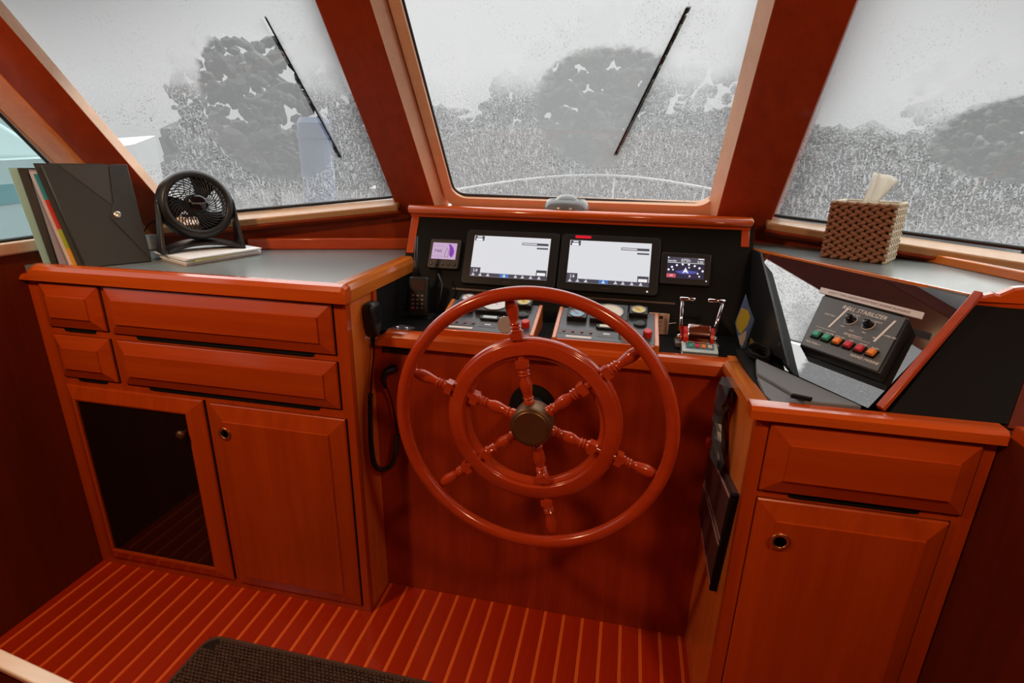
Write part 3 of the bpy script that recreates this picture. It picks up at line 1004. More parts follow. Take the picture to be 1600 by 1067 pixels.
# ------------------------------------------------------------------ WHEEL
def build_wheel():
    C = Vector((-0.1823, 1.12, 0.8113))
    t = empty('steering_wheel', C, 'varnished wooden ship steering wheel with six turned spokes, in front of the console', 'steering wheel')
    M = Matrix.Translation(C) @ Matrix.Rotation(PI / 2, 4, 'X')   # local z -> -Y (towards the helmsman)
    prof = [(0.3195 + 0.0155 * math.cos(a * PI / 8), 0.0155 * math.sin(a * PI / 8)) for a in range(16)]
    MB().ringlathe(prof, M, 128).build('rim', WHEEL, t, smooth=True)
    # felloe ring: moulded profile (r, towards viewer)
    prof = [(0.158, -0.040), (0.158, -0.024), (0.166, -0.018), (0.170, -0.019), (0.172, -0.010), (0.199, -0.010), (0.202, -0.012), (0.204, -0.016), (0.207, -0.016), (0.2105, -0.022), (0.2105, -0.034), (0.207, -0.040)]
    MB().ringlathe(prof, M, 128).build('inner_ring', WHEEL, t, smooth=False, bevel=0.0015)
    # spokes
    inner = [(0.010, 0.034), (0.013, 0.045), (0.0135, 0.056), (0.0105, 0.060), (0.0135, 0.064), (0.0105, 0.068), (0.0125, 0.078), (0.0150, 0.092), (0.0145, 0.102), (0.0105, 0.112), (0.0095, 0.118), (0.0140, 0.122), (0.0105, 0.126), (0.0140, 0.130), (0.0105, 0.134), (0.0140, 0.138), (0.0150, 0.142)]
    outer = [(0.0130, 0.226), (0.0140, 0.230), (0.0100, 0.234), (0.0135, 0.238), (0.0100, 0.242), (0.0130, 0.246), (0.0095, 0.251), (0.0115, 0.262), (0.0145, 0.278), (0.0150, 0.288), (0.0130, 0.300), (0.0100, 0.309), (0.0070, 0.313)]
    for k in range(6):
        a = math.radians(101.5 - 60 * k)
        d = Vector((math.cos(a), 0, math.sin(a)))
        s = Vector((-math.sin(a), 0, math.cos(a)))
        base = C + Vector((0, 0.022, 0))
        F = frame(base, s, Vector((0, -1, 0)))
        if (F.to_3x3() @ Vector((0, 0, 1))).dot(d) < 0:
            F = frame(base, -s, Vector((0, -1, 0)))
        m = MB()
        m.lathe(inner, F, 16)
        m.box((-0.0135, -0.0135, 0.142), (0.0135, 0.0135, 0.160), F)
        m.box((-0.0145, -0.0125, 0.2095), (0.0145, 0.0125, 0.226), F)
        F2 = F
        m.lathe(outer, F2, 16)
        m.lathe([(0.009, 0.136), (0.009, 0.232)], F, 12)
        o = m.build('spoke', WHEEL, t, smooth=True)
        try:
            o.data.set_sharp_from_angle(angle=math.radians(50))
        except Exception:
            pass
    MB().lathe([(0.048, -0.045), (0.050, -0.03), (0.050, 0.004), (0.0475, 0.010), (0.043, 0.011), (0.040, 0.014), (0.036, 0.013), (0.010, 0.0145), (0.001, 0.0145)], M, 40).build('hub', BRASS, t, smooth=False, bevel=0.001, label='dull brass hub cap')
    MB().tube([C + Vector((0, 0.045, 0)), C + Vector((-0.02, 0.16, -0.03)), Vector((-0.222, YC - 0.002, 0.735))], [0.036, 0.03, 0.03], 20).build('shaft', BLKM, t, smooth=True)


# ------------------------------------------------------------------ INSTRUMENTS
def build_instruments(P):
    a = math.radians(30)
    up = Vector((0, math.sin(a), math.cos(a)))
    top = Vector((0, 1.80, 1.225))

    def S(z):
        return (1.225 - z) / math.cos(a)

    def MM(x, z):
        return frame(top - up * S(z) + Vector((x, 0, 0)), (1, 0, 0), up)
    # --- chartplotters
    for i, (cx, lab) in enumerate(((-0.368, 'left chartplotter with a white lit screen, beside the small lilac display'), (-0.050, 'right chartplotter with a white lit screen and a red lamp glowing above it'))):
        cz = 1.095
        M = MM(cx, cz)
        t = empty('chartplotter', M.translation, lab, 'display')
        MB().loft(slab2d(rrect(-0.156, -0.098, 0.156, 0.092, 0.012), 0.0, 0.012, M)).build('bezel', BLKPL, t, bevel=0.003)
        w, h = 0.1275, 0.0705
        s = rect('screen', M, -w, -h, w, h, 0.0012, SCR_W, t, 0.0118)
        z = 0.0130
        def r(n, x0, y0, x1, y1, m_):
            return rect(n, M, x0, y0, x1, y1, 0.0004, m_, s, z)
        r('menu_bar', -w, -h, w, -h + 0.0125, SCR_D)
        r('menu_tab', -0.026, -h, 0.003, -h + 0.0125, SCR_B)
        r('data_box', -w + 0.002, h - 0.018, -w + 0.034, h - 0.001, SCR_D)
        r('data_box', -w, -h + 0.0125, -w + 0.034, -h + 0.030, SCR_D)
        r('data_box', w - 0.036, -h + 0.0125, w - 0.002, -h + 0.032, SCR_D)
        r('scale_bar', 0.035, h - 0.026, w - 0.006, h - 0.018, SCR_D)
        r('scale_bar', 0.085, h - 0.038, w - 0.006, h - 0.033, SCR_D)
        z = 0.0134
        r('data_field', -w + 0.007, h - 0.0175, -w + 0.028, h - 0.010, SCR_L)
        r('data_field', -w + 0.010, h - 0.007, -w + 0.026, h - 0.003, SCR_L)
        r('data_field', 0.037, h - 0.0235, 0.084, h - 0.0205, SCR_L)
        r('data_field', w - 0.033, -h + 0.0135, w - 0.006, -h + 0.023, SCR_L)
        text('depth_number', '2.8', 0.013, M @ Matrix.Translation((-w + 0.017, -h + 0.0195, z)), SCR_L, s)
        for x in (-0.116, -0.092, -0.066, -0.0115, 0.026, 0.049, 0.076, 0.103):
            r('menu_icon', x - 0.005, -h + 0.002, x + 0.005, -h + 0.005, SCR_L)
            r('menu_icon', x - 0.002, -h + 0.0065, x + 0.002, -h + 0.0100, SCR_L)
        if i == 1:
            MB().lathe([(0.0028, 0.012), (0.0024, 0.014)], M @ Matrix.Translation((0.124, -0.086, 0)), 12).build('power_led', SCR_L, t)
            MB().loft(slab2d(rrect(-0.113, 0.078, -0.062, 0.087, 0.004), 0.0117, 0.0132, M)).build('red_lamp', REDGLOW, t, label='glowing red alarm lamp')
        rect('brand_strip', M, -0.015, -0.086, 0.012, -0.083, 0.0005, LOUV, t, 0.012)
    # --- wind display
    M = MM(-0.592, 1.094)
    t = empty('wind_display', M.translation, 'small square wind display with a lilac screen, at the left end of the panel', 'display')
    MB().loft(slab2d(rrect(-0.053, -0.052, 0.053, 0.052, 0.008), 0.0, 0.016, M)).build('case', plain('display_case', (0.035, 0.03, 0.028), 0.4), t, bevel=0.003)
    s = rect('screen', M, -0.043, -0.019, 0.041, 0.038, 0.0012, SCR_P, t, 0.0158)
    Mz = M @ Matrix.Translation((0, 0, 0.0172))
    text('reading', 'TWS', 0.013, Mz @ Matrix.Translation((-0.036, 0.008, 0)), LOUV, s, 'LEFT')
    text('reading', '- . - - . -', 0.011, Mz @ Matrix.Translation((-0.038, 0.027, 0)), LOUV, s, 'LEFT')
    text('reading', '- . - - . -', 0.011, Mz @ Matrix.Translation((-0.040, -0.009, 0)), LOUV, s, 'LEFT')
    lens = [(0.012, 0.035), (0.020, 0.032), (0.028, 0.024), (0.0335, 0.012), (0.0335, 0.000), (0.029, -0.010), (0.0245, -0.012), (0.0185, -0.004), (0.0175, 0.010), (0.0165, 0.022)]
    MB().loft(slab2d(lens, 0, 0.0004, Mz)).build('wind_sector', SCR_V, s)
    MB().tube([Mz @ Vector(p) for p in ((0.003, -0.012, 0), (0.004, 0.006, 0), (0.009, 0.022, 0), (0.0145, 0.006, 0), (0.0145, -0.012, 0))], 0.0007, 5, True).build('boat_outline', LOUV, s)
    for k in range(5):
        MB().lathe([(0.0055, 0.016), (0.0045, 0.0185)], M @ Matrix.Translation((-0.040 + 0.020 * k, -0.036, 0)), 12).build('button', BLKPL, t)
        rect('button_mark', M @ Matrix.Translation((-0.040 + 0.020 * k, -0.036, 0)), -0.0018, -0.001, 0.0018, 0.001, 0.0004, STEEL, t, 0.0186)
    # --- autopilot display
    M = MM(0.183, 1.092)
    t = empty('autopilot_display', M.translation, 'small wide autopilot display with a dark blue dial screen, right of the chartplotters', 'display')
    MB().loft(slab2d(rrect(-0.074, -0.054, 0.074, 0.050, 0.006), 0.0, 0.012, M)).build('bezel', BLKPL, t, bevel=0.003)
    s = rect('screen', M, -0.055, -0.034, 0.055, 0.034, 0.0012, SCR_N, t, 0.0118)
    Mz = M @ Matrix.Translation((0, 0, 0.0132))
    rect('header_band', Mz, -0.055, 0.018, 0.055, 0.034, 0.0003, SCR_D, s)
    Mt = Mz @ Matrix.Translation((0, 0, 0.0004))
    text('reading', 'Standby', 0.0085, Mt @ Matrix.Translation((-0.054, 0.022, 0)), SCR_L, s, 'LEFT')
    text('reading', '075h', 0.014, Mt @ Matrix.Translation((-0.0005, 0.024, 0)), SCR_L, s)
    text('reading', '0.00', 0.010, Mt @ Matrix.Translation((0.042, 0.021, 0)), SCR_L, s)
    rect('data_field', Mt, 0.036, 0.029, 0.053, 0.032, 0.0004, SCR_L, s)
    rect('data_field', Mt, -0.054, 0.030, -0.050, 0.034, 0.0004, SCR_L, s)
    rect('header_line', Mt, -0.054, 0.0155, 0.054, 0.0168, 0.0004, SCR_L, s)
    dial = [(0.046 * math.cos(q), -0.020 + 0.033 * math.sin(q)) for q in [math.radians(20 + 140 * k / 16) for k in range(17)]]
    wing = [(-0.030, -0.012), (-0.010, -0.008), (0, -0.002), (0.012, -0.008), (0.036, -0.010), (0.030, -0.016), (0, -0.020), (-0.020, -0.018)]
    MB().loft(slab2d(wing, 0, 0.0004, Mt)).build('heading_glow', SCR_I, s)
    MB().loft(slab2d([(-0.009, -0.017), (0, -0.013), (0.009, -0.017), (0.0, 0.002)], 0.0004, 0.0009, Mt)).build('boat_arrow', SCR_L, s)
    for k in range(8):
        q = math.radians(158 - 136 * k / 7)
        MB().lathe([(0.0034, 0), (0.0034, 0.0005)], Mt @ Matrix.Translation((0.054 * math.cos(q), -0.019 + 0.031 * math.sin(q), 0)), 10).build('dial_mark', SCR_L, s)
    for x, y in ((-0.037, -0.007), (0.010, 0.002), (0.036, -0.016), (0.041, -0.025)):
        MB().lathe([(0.0026, 0), (0.0026, 0.0005)], Mt @ Matrix.Translation((x, y, 0)), 10).build('dial_mark', SCR_L, s)
    MB().lathe([(0.0034, 0), (0.0034, 0.0005)], Mt @ Matrix.Translation((0.013, -0.0255, 0)), 10).build('dial_mark', SCR_P, s)
    rect('alarm_key', Mt, -0.055, -0.032, -0.028, -0.020, 0.0004, SCR_R, s)
    text('alarm_text', 'Off', 0.007, Mt @ Matrix.Translation((-0.0415, -0.026, 0.0005)), SCR_L, s)
    MB().lathe([(0.0022, 0.012), (0.0018, 0.014)], M @ Matrix.Translation((0.062, -0.038, 0)), 10).build('power_led', SCR_L, t)

    # --- engine gauge pods
    b = math.radians(16)
    pu = Vector((0, math.cos(b), math.sin(b)))
    for cx, side in ((-0.372, 'left'), (-0.036, 'right')):
        org = Vector((cx, 1.41, 0.945))
        M = frame(org, (1, 0, 0), pu)
        lab = {'left': 'left wedge-shaped engine gauge pod with wooden rails, below the left chartplotter', 'right': 'right wedge-shaped engine gauge pod with wooden rails, below the right chartplotter'}[side]
        t = empty('gauge_pod', (cx, 1.41, 0.92), lab, 'gauge panel')
        # wooden wedge: front board and two rails
        ys, ye = -0.018, 0.150
        f0, f1 = M @ Vector((-0.143, ys, 0)), M @ Vector((0.143, ys, 0))
        for sx in (-1, 1):
            x0, x1 = sorted((sx * 0.143, sx * 0.131))
            bt = [Vector((cx + x0, f0.y, 0.9185)), Vector((cx + x1, f0.y, 0.9185)), Vector((cx + x1, (M @ Vector((0, ye, 0))).y, 0.9185)), Vector((cx + x0, (M @ Vector((0, ye, 0))).y, 0.9185))]
            tp = [M @ Vector((x0, ys, 0.006)), M @ Vector((x1, ys, 0.006)), M @ Vector((x1, ye, 0.006)), M @ Vector((x0, ye, 0.006))]
            MB().hexa(bt, tp).build('rail', WTRIMY, t, bevel=0.002)
        bt = [Vector((cx - 0.131, f0.y, 0.9185)), Vector((cx + 0.131, f0.y, 0.9185)), Vector((cx + 0.131, f0.y + 0.01, 0.9185)), Vector((cx - 0.131, f0.y + 0.01, 0.9185))]
        tp = [M @ Vector((-0.131, ys, 0.002)), M @ Vector((0.131, ys, 0.002)), M @ Vector((0.131, ys + 0.010, 0.002)), M @ Vector((-0.131, ys + 0.010, 0.002))]
        MB().hexa(bt, tp).build('front_board', WTRIM, t, bevel=0.002)
        MB().loft(slab2d(rrect(-0.131, -0.012, 0.131, 0.148, 0.004), -0.002, 0.003, M)).build('metal_plate', GMET, t)

        def gauge(x, y, w, h, face, r, hgt=0.016):
            g = MB().loft(slab2d(rrect(x - w / 2, y - h / 2, x + w / 2, y + h / 2, 0.004, 3), 0.003, 0.003 + hgt, M)).build('gauge', BLKPL, t, bevel=0.002)
            Mg = M @ Matrix.Translation((x, y, 0.003 + hgt))
            prof = [(r + 0.002 * math.cos(q * PI / 3), 0.001 + 0.0015 * math.sin(q * PI / 3)) for q in range(6)]
            MB().ringlathe(prof, Mg, 28).build('gauge_ring', STEEL, g, smooth=True)
            MB().lathe([(r - 0.001, -0.001), (r - 0.001, 0.0008)], Mg, 28).build('dial', face, g)
            MB().box((-0.001, -0.3 * r, 0.0008), (0.001, 0.75 * r, 0.0016), Mg @ Matrix.Rotation(0.8, 4, 'Z')).build('needle', RED, g)
        # positions measured from the plate centre line
        gauge(-0.0855, 0.140, 0.056, 0.044, DIALW, 0.0195)
        gauge(-0.0855, 0.096, 0.056, 0.044, DIALB, 0.0195)
        gauge(0.004, 0.118, 0.106, 0.088, DIALC if side == 'right' else DIALW, 0.039)
        gauge(0.086, 0.140, 0.052, 0.044, DIALY, 0.0195)
        # hour meter
        g = MB().loft(slab2d([(-0.028, 0.050), (-0.020, 0.043), (0.026, 0.043), (0.034, 0.050), (0.034, 0.058), (0.026, 0.065), (-0.020, 0.065), (-0.028, 0.058)], 0.003, 0.010, M)).build('hour_meter', BLKPL, t, bevel=0.001)
        rect('hour_window', M, -0.018, 0.048, 0.023, 0.060, 0.0006, DIALC if side == 'right' else ICEB, g, 0.010)
        rect('lamp_strip', M, -0.128, 0.010, -0.035, 0.034, 0.0006, GREYP, t, 0.003)
        for k in range(4):
            MB().lathe([(0.0045, 0.003), (0.0038, 0.0065)], M @ Matrix.Translation((-0.114 + 0.0248 * k, 0.022, 0)), 10).build('warning_lamp', LED, t)
        rect('label_strip', M, -0.106, -0.006, -0.036, 0.003, 0.0006, WHITE, t, 0.003)
        rect('switch_plate', M, -0.022, 0.008, 0.028, 0.036, 0.0006, GREYP, t, 0.003)
        rect('switch_mark', M, -0.006, 0.018, 0.012, 0.026, 0.0005, STEEL, t, 0.0037)
        MB().lathe([(0.0185, 0.003), (0.0185, 0.009), (0.014, 0.0105), (0.013, 0.009), (0.001, 0.009)], M @ Matrix.Translation((0.092, 0.088, 0)), 24).build('alarm_buzzer', BLKPL, t)
        MB().lathe([(0.012, 0.003), (0.012, 0.020), (0.010, 0.022), (0.001, 0.022)], M @ Matrix.Translation((0.112, 0.030, 0)), 20).build('stop_button', RED, t, label='red stop button')
        k = MB().lathe([(0.011, 0.003), (0.011, 0.012), (0.007, 0.014)], M @ Matrix.Translation((0.046, 0.022, 0)), 16).build('key_switch', STEEL, t, smooth=False)
        # key with a grey tag hanging on it
        kk = empty('ignition_key', M @ Vector((0.046, 0.022, 0.014)), 'ignition key with a round grey tag, in the %s engine gauge pod' % side, 'key')
        MB().box((-0.0012, -0.006, 0.0135), (0.0012, 0.006, 0.030), M @ Matrix.Translation((0.046, 0.022, 0))).build('key_bow', CHROME, kk)
        Mt2 = frame(M @ Vector((0.062, -0.002, 0.024)), Vector((1, 0.10, 0)), Vector((0, 0.35, 1)))
        MB().lathe([(0.0225, -0.0015), (0.0235, 0), (0.0225, 0.0015)], Mt2, 28).build('key_tag', KEYTAG, kk)
        ring = [M @ Vector((0.052 + 0.008 * math.cos(q), 0.016 + 0.004 * math.cos(q), 0.030 + 0.009 * math.sin(q))) for q in [2 * PI * j / 12 for j in range(12)]]
        MB().tube(ring, 0.0009, 5, True).build('key_ring', CHROME, kk)

    # --- handheld radio in its cradle
    t = empty('handheld_radio', (-0.625, 1.57, 0.918), 'black handheld radio with an antenna and keypad, standing at the left end of the shelf', 'radio')
    lean = math.radians(16)
    M = frame((-0.632, 1.562, 0.922), Vector((1, 0.12, 0)), Vector((0.06, math.sin(lean), math.cos(lean))))
    MB().loft([[M @ Vector((x, y, z)) for x, y in rrect(-0.026, -0.004, 0.026, 0.022, 0.006, 3)] for z in (0,)] if False else slab2d(rrect(-0.031, 0.0, 0.031, 0.126, 0.010), -0.016, 0.016, M)).build('body', BLKPL, t, bevel=0.005)
    f = rect('screen', M, -0.020, 0.084, 0.020, 0.112, 0.0012, plain('radio_lcd', (0.06, 0.035, 0.03), 0.2), t, 0.0158)
    for r_ in range(4):
        for c_ in range(3):
            b_ = rect('key', M, -0.018 + c_ * 0.0145, 0.064 - r_ * 0.013, -0.0105 + c_ * 0.0145, 0.0695 - r_ * 0.013, 0.0018, REDB if (r_ == 3 and c_ == 0) else STEEL, t, 0.0158)
    MB().tube([M @ Vector((-0.016, 0.124, 0)), M @ Vector((-0.015, 0.16, 0)), M @ Vector((-0.013, 0.255, 0))], [0.009, 0.0065, 0.0045], 10).build('antenna', BLKPL, t, smooth=True)
    MB().lathe([(0.007, 0), (0.007, 0.012)], frame(M @ Vector((0.016, 0.124, 0)), M.to_3x3() @ Vector((1, 0, 0)), M.to_3x3() @ Vector((0, 0, 1))), 12).build('volume_knob', BLKPL, t)
    t2 = empty('radio_cradle', (-0.605, 1.61, 0.918), 'black charging cradle with a cord loop behind the handheld radio', 'cradle')
    MB().box((-0.672, 1.552, 0.918), (-0.590, 1.615, 0.9215)).build('base', BLKPL, t2, bevel=0.002)
    MB().tube([(-0.592, 1.60, 0.93), (-0.570, 1.60, 0.97), (-0.566, 1.612, 1.02), (-0.585, 1.63, 1.05)], 0.003, 6).build('cord', BLKPL, t2, smooth=True)
    # --- stud plate
    t = empty('stud_plate', (-0.643, 1.42, 0.918), 'small metal plate with two round studs, on the shelf left of the gauge pods', 'plate')
    MB().prism([Vector((x, y, 0.9181)) for x, y in ((-0.675, 1.413), (-0.652, 1.468), (-0.598, 1.452), (-0.612, 1.413))], (0, 0, 0.003)).build('plate', STEEL, t)
    for x, y in ((-0.652, 1.437), (-0.622, 1.436)):
        MB().lathe([(0.008, 0), (0.008, 0.002), (0.006, 0.004), (0.001, 0.0045)], Matrix.Translation((x, y, 0.9211)), 16).build('stud', CHROME, t, smooth=True)
    # --- beige keypad
    t = empty('keypad', (0.112, 1.6, 0.9185), 'small beige keypad leaning behind the right gauge pod', 'keypad')
    M = frame((0.112, 1.592, 0.9185), (1, -0.05, 0), (0, 0.18, 1))
    MB().loft(slab2d(rrect(-0.030, 0.0, 0.030, 0.062, 0.003), -0.005, 0.005, M)).build('case', BEIGE, t, bevel=0.001)
    for r_ in range(4):
        for c_ in range(2):
            rect('key', M, -0.014 + c_ * 0.015, 0.046 - r_ * 0.0125, -0.004 + c_ * 0.015, 0.054 - r_ * 0.0125, 0.0015, KEYTAG if r_ else BLKPL, t, 0.005)
    MB().tube([(0.141, 1.60, 0.95), (0.165, 1.62, 0.949)], 0.0012, 5).build('lead', WHITE, t)
    # --- throttle
    t = empty('engine_control', (0.214, 1.47, 0.918), 'chrome twin-lever engine control with coloured buttons, at the right end of the shelf', 'engine control')
    MB().hexa([Vector(p) for p in ((0.164, 1.415, 0.9185), (0.264, 1.415, 0.9185), (0.258, 1.53, 0.9185), (0.170, 1.53, 0.9185))],
              [Vector(p) for p in ((0.170, 1.42, 0.925), (0.260, 1.42, 0.925), (0.252, 1.52, 0.945), (0.176, 1.52, 0.945))]).build('base', STEEL, t, bevel=0.003)
    Mf = frame((0.215, 1.420, 0.9262), (1, 0, 0), (0, 0.045, 0.0115))
    MB().loft(slab2d(rrect(-0.046, 0.0, 0.046, 0.050, 0.003), 0.0, 0.003, Mf)).build('button_panel', ICEB, t)
    MB().loft(slab2d(rrect(-0.036, 0.014, 0.037, 0.042, 0.003), 0.003, 0.0038, Mf)).build('button_plate', BLUEG, t)
    for k, m_ in enumerate((GRNB, REDB, ORGB, PALEB)):
        rect('button', Mf, -0.028 + k * 0.0165, 0.020, -0.017 + k * 0.0165, 0.036, 0.003, m_, t, 0.0038, 0.001)
    # drum
    Mx = frame((0.176, 1.485, 0.944), (0, 1, 0), (0, 0, 1))
    pr = [(0.0, 0.0)]
    MB().loft([[Vector((x, 1.492 + 0.034 * math.cos(q), 0.946 + 0.040 * math.sin(q))) for q in [math.radians(-15 + 210 * j / 16) for j in range(17)]] for x in (0.183, 0.189, 0.237, 0.243)]).build('drum', CHROME, t, bevel=0.003)
    for x0, x1 in ((0.174, 0.183), (0.243, 0.252)):
        MB().loft([[Vector((x, 1.492 + 0.030 * math.cos(q), 0.944 + 0.032 * math.sin(q))) for q in [math.radians(-15 + 210 * j / 12) for j in range(13)]] for x in (x0, x1)]).build('side_cap', RED, t, label='red end cap of the drum')
    for x, tx, hx0, hx1 in ((0.166, 0.164, 0.156, 0.198), (0.258, 0.270, 0.230, 0.276)):
        l = MB().tube([(x, 1.492, 0.950), (x, 1.50, 0.98), (tx, 1.512, 1.046)], [0.0065, 0.0052, 0.0042], 12).build('lever', CHROME, t, smooth=True)
        MB().tube([(hx0, 1.512, 1.049), (hx0 + 0.002, 1.512, 1.049), (hx1 - 0.002, 1.512, 1.049), (hx1, 1.512, 1.049)], [0.003, 0.0052, 0.0052, 0.003], 12).build('handle', CHROME, l, smooth=True)
        MB().sphere((x, 1.492, 0.944), (0.010, 0.012, 0.012)).build('pivot', CHROME, l, smooth=True)
        MB().box((x - 0.012, 1.47, 0.919), (x + 0.012, 1.515, 0.936)).build('pivot_foot', STEEL, l, bevel=0.003)
    # --- compass on the dash
    t = empty('compass', (-0.208, 1.86, 1.236), 'domed marine compass on the dash, below the centre window', 'compass')
    Mz = Matrix.Translation((-0.208, 1.862, 1.236))
    MB().lathe([(0.078, 0.0), (0.078, 0.008), (0.070, 0.013), (0.056, 0.016), (0.05, 0.016)], Mz, 40).build('base_ring', BLKPL, t, smooth=True)
    hood = []
    MB().ringlathe([(0.054, 0.012), (0.076, 0.008), (0.0765, 0.016), (0.071, 0.032), (0.062, 0.045), (0.058, 0.045), (0.056, 0.03)], Mz, 36).build('collar', plain('compass_collar', (0.14, 0.155, 0.16), 0.2), t, smooth=True)
    MB().sphere((-0.208, 1.862, 1.248), (0.050, 0.050, 0.050), seg=28, rings=16).build('dome', DOME, t, smooth=True)
    MB().lathe([(0.040, 0.0), (0.040, 0.010), (0.030, 0.016), (0.001, 0.018)], Matrix.Translation((-0.208, 1.862, 1.250)), 28).build('card', BLKPL, t, smooth=False)
    for k in range(11):
        q = math.radians(-150 + 12 * k)
        rect('card_mark', frame(Vector((-0.208 + 0.0402 * math.cos(q), 1.862 + 0.0402 * math.sin(q), 1.255)), (-math.sin(q), math.cos(q), 0), (0, 0, 1)), -0.0008, -0.003, 0.0008, 0.003, 0.0004, WHITE, t)


# ------------------------------------------------------------------ LOOSE OBJECTS
def build_roll_stabilizer():
    M = MP @ Matrix.Translation((0, 0, 0.0))
    # device corners in the sheet's own plane (u, v)
    TLc, TRc, BRc, BLc = Vector((-0.253, -0.119)), Vector((-0.048, -0.118)), Vector((-0.003, -0.260)), Vector((-0.190, -0.265))
    c = (TLc + TRc + BRc + BLc) / 4
    t = empty('roll_stabilizer_panel', M @ Vector((c.x, c.y, 0)), 'grey roll stabilizer control box with six coloured buttons, on the glossy black sheet', 'control box')
    top = [TLc, TRc, BRc, BLc]
    bot = [p + (p - c) * 0.03 for p in top]
    MB().loft([[M @ Vector((p.x, p.y, 0.0005)) for p in bot], [M @ Vector((p.x, p.y, 0.026)) for p in bot], [M @ Vector((p.x, p.y, 0.030)) for p in top]]).build('case', BLKPL, t, bevel=0.002)
    sh = [p - (p - c) * 0.02 for p in top]
    MB().loft([[M @ Vector((p.x, p.y, 0.030)) for p in sh], [M @ Vector((p.x, p.y, 0.0312)) for p in sh]]).build('face_plate', GREYP, t)
    # local print frame: bilinear in the quad, x along the top edge
    def at(u, v):
        a = TLc.lerp(TRc, u)
        b = BLc.lerp(BRc, u)
        p = a.lerp(b, v)
        return p
    def F(u, v, h=0.0314):
        p = at(u, v)
        dx = (at(u + 0.02, v) - at(u - 0.02, v)).normalized()
        dy = (at(u, v - 0.02) - at(u, v + 0.02)).normalized()
        ex = PU * dx.x + PV * dx.y
        ey = PU * dy.x + PV * dy.y
        return frame(M @ Vector((p.x, p.y, h)), ex, ey)
    text('title', 'ROLL STABILIZER', 0.0150, F(0.56, 0.115), WHITE, t, xs=0.92)
    text('caption', 'SENSITIVITY', 0.0080, F(0.56, 0.57), WHITE, t)
    text('caption', 'ROLL AMT', 0.0050, F(0.48, 0.20), WHITE, t)
    text('caption', 'ROLL WEIGHT', 0.0050, F(0.72, 0.215), WHITE, t)
    for u, s in ((0.40, 'MIN'), (0.52, 'MAX'), (0.66, 'MIN'), (0.80, 'MAX')):
        text('caption', s, 0.0052, F(u, 0.46 if u < .45 or (.6 < u < .7) else 0.49), WHITE, t)
    text('caption', 'PORT FIN >', 0.0058, F(0.20, 0.33), WHITE, t)
    text('caption', '< STBD FIN', 0.0058, F(0.93, 0.40), WHITE, t)
    for u in (0.31, 0.86):
        f = F(u, 0.33)
        rect('scale_line', f, -0.0024, -0.032, 0.0024, 0.032, 0.0005, WHITE, t)
    for u in (0.455, 0.665):
        f = F(u, 0.305, 0.0312)
        k = MB().lathe([(0.0115, 0), (0.0115, 0.003), (0.0085, 0.004), (0.008, 0.013), (0.006, 0.0145), (0.001, 0.0145)], f, 20).build('knob', BLKG, t, smooth=False, bevel=0.0006)
        MB().ringlathe([(0.0120, 0.0), (0.0135, 0.0), (0.0128, 0.0008)], f, 24).build('knob_scale', WHITE, k)
    for k, m_ in enumerate((GRNB, GRNB, ORGB, REDB, REDB, ORGB)):
        u = 0.155 + 0.1395 * k
        f = F(u, 0.755, 0.0312)
        MB().box((-0.0098, -0.0105, 0), (0.0098, 0.0095, 0.003), f).build('button_well', BLKM, t)
        MB().hexa([f @ Vector(p) for p in ((-0.0078, -0.0078, 0.003), (0.0078, -0.0078, 0.003), (0.0078, 0.0078, 0.003), (-0.0078, 0.0078, 0.003))],
                  [f @ Vector(p) for p in ((-0.0066, -0.0062, 0.010), (0.0066, -0.0062, 0.010), (0.0066, 0.0066, 0.010), (-0.0066, 0.0066, 0.010))]).build('button', m_, t, bevel=0.001)
    for k, s in enumerate(('AUTO', 'MANUAL', 'LAMP TEST', 'STBY', 'CENTER', 'ALARM')):
        text('caption', s, 0.0048, F(0.155 + 0.1395 * k, 0.655), WHITE, t)
    rect('caption_line', F(0.22, 0.60), -0.026, -0.0004, 0.026, 0.0004, 0.0004, WHITE, t)
    rect('caption_line', F(0.645, 0.60), -0.026, -0.0004, 0.026, 0.0004, 0.0004, WHITE, t)
    text('maker_mark', 'MULTISEA II', 0.0072, F(0.145, 0.905), WHITE, t)
    text('maker_mark', 'NAIAD MARINE', 0.0090, F(0.80, 0.885), WHITE, t)
    # label strip standing proud above the box
    s0 = MB().loft([[M @ Vector(p) for p in ((-0.276, -0.0985, 0.030), (-0.028, -0.0955, 0.030), (-0.0215, -0.1125, 0.030), (-0.268, -0.1150, 0.030))],
                    [M @ Vector(p) for p in ((-0.276, -0.0985, 0.0325), (-0.028, -0.0955, 0.0325), (-0.0215, -0.1125, 0.0325), (-0.268, -0.1150, 0.0325))]]).build('label_strip', plain('label_white', (0.62, 0.58, 0.58), 0.5))
    tag(s0, 'narrow white warning label strip, along the upper edge of the roll stabilizer box', 'label')
    p = M @ Vector((-0.149, -0.1055, 0.0327))
    text('lettering', "DON'T TURN ON/OFF WITH PORT ENGINE RUNNING", 0.0082, frame(p, PU + PV * 0.01, PV), plain('label_ink', (0.22, 0.17, 0.17), 0.6), s0, depth=0.0002, xs=0.98)
    s1 = MB().box((-0.25, -0.119, 0.001), (-0.06, -0.113, 0.0305), M).build('strip_bracket', BLKM)
    put(s1, s0)


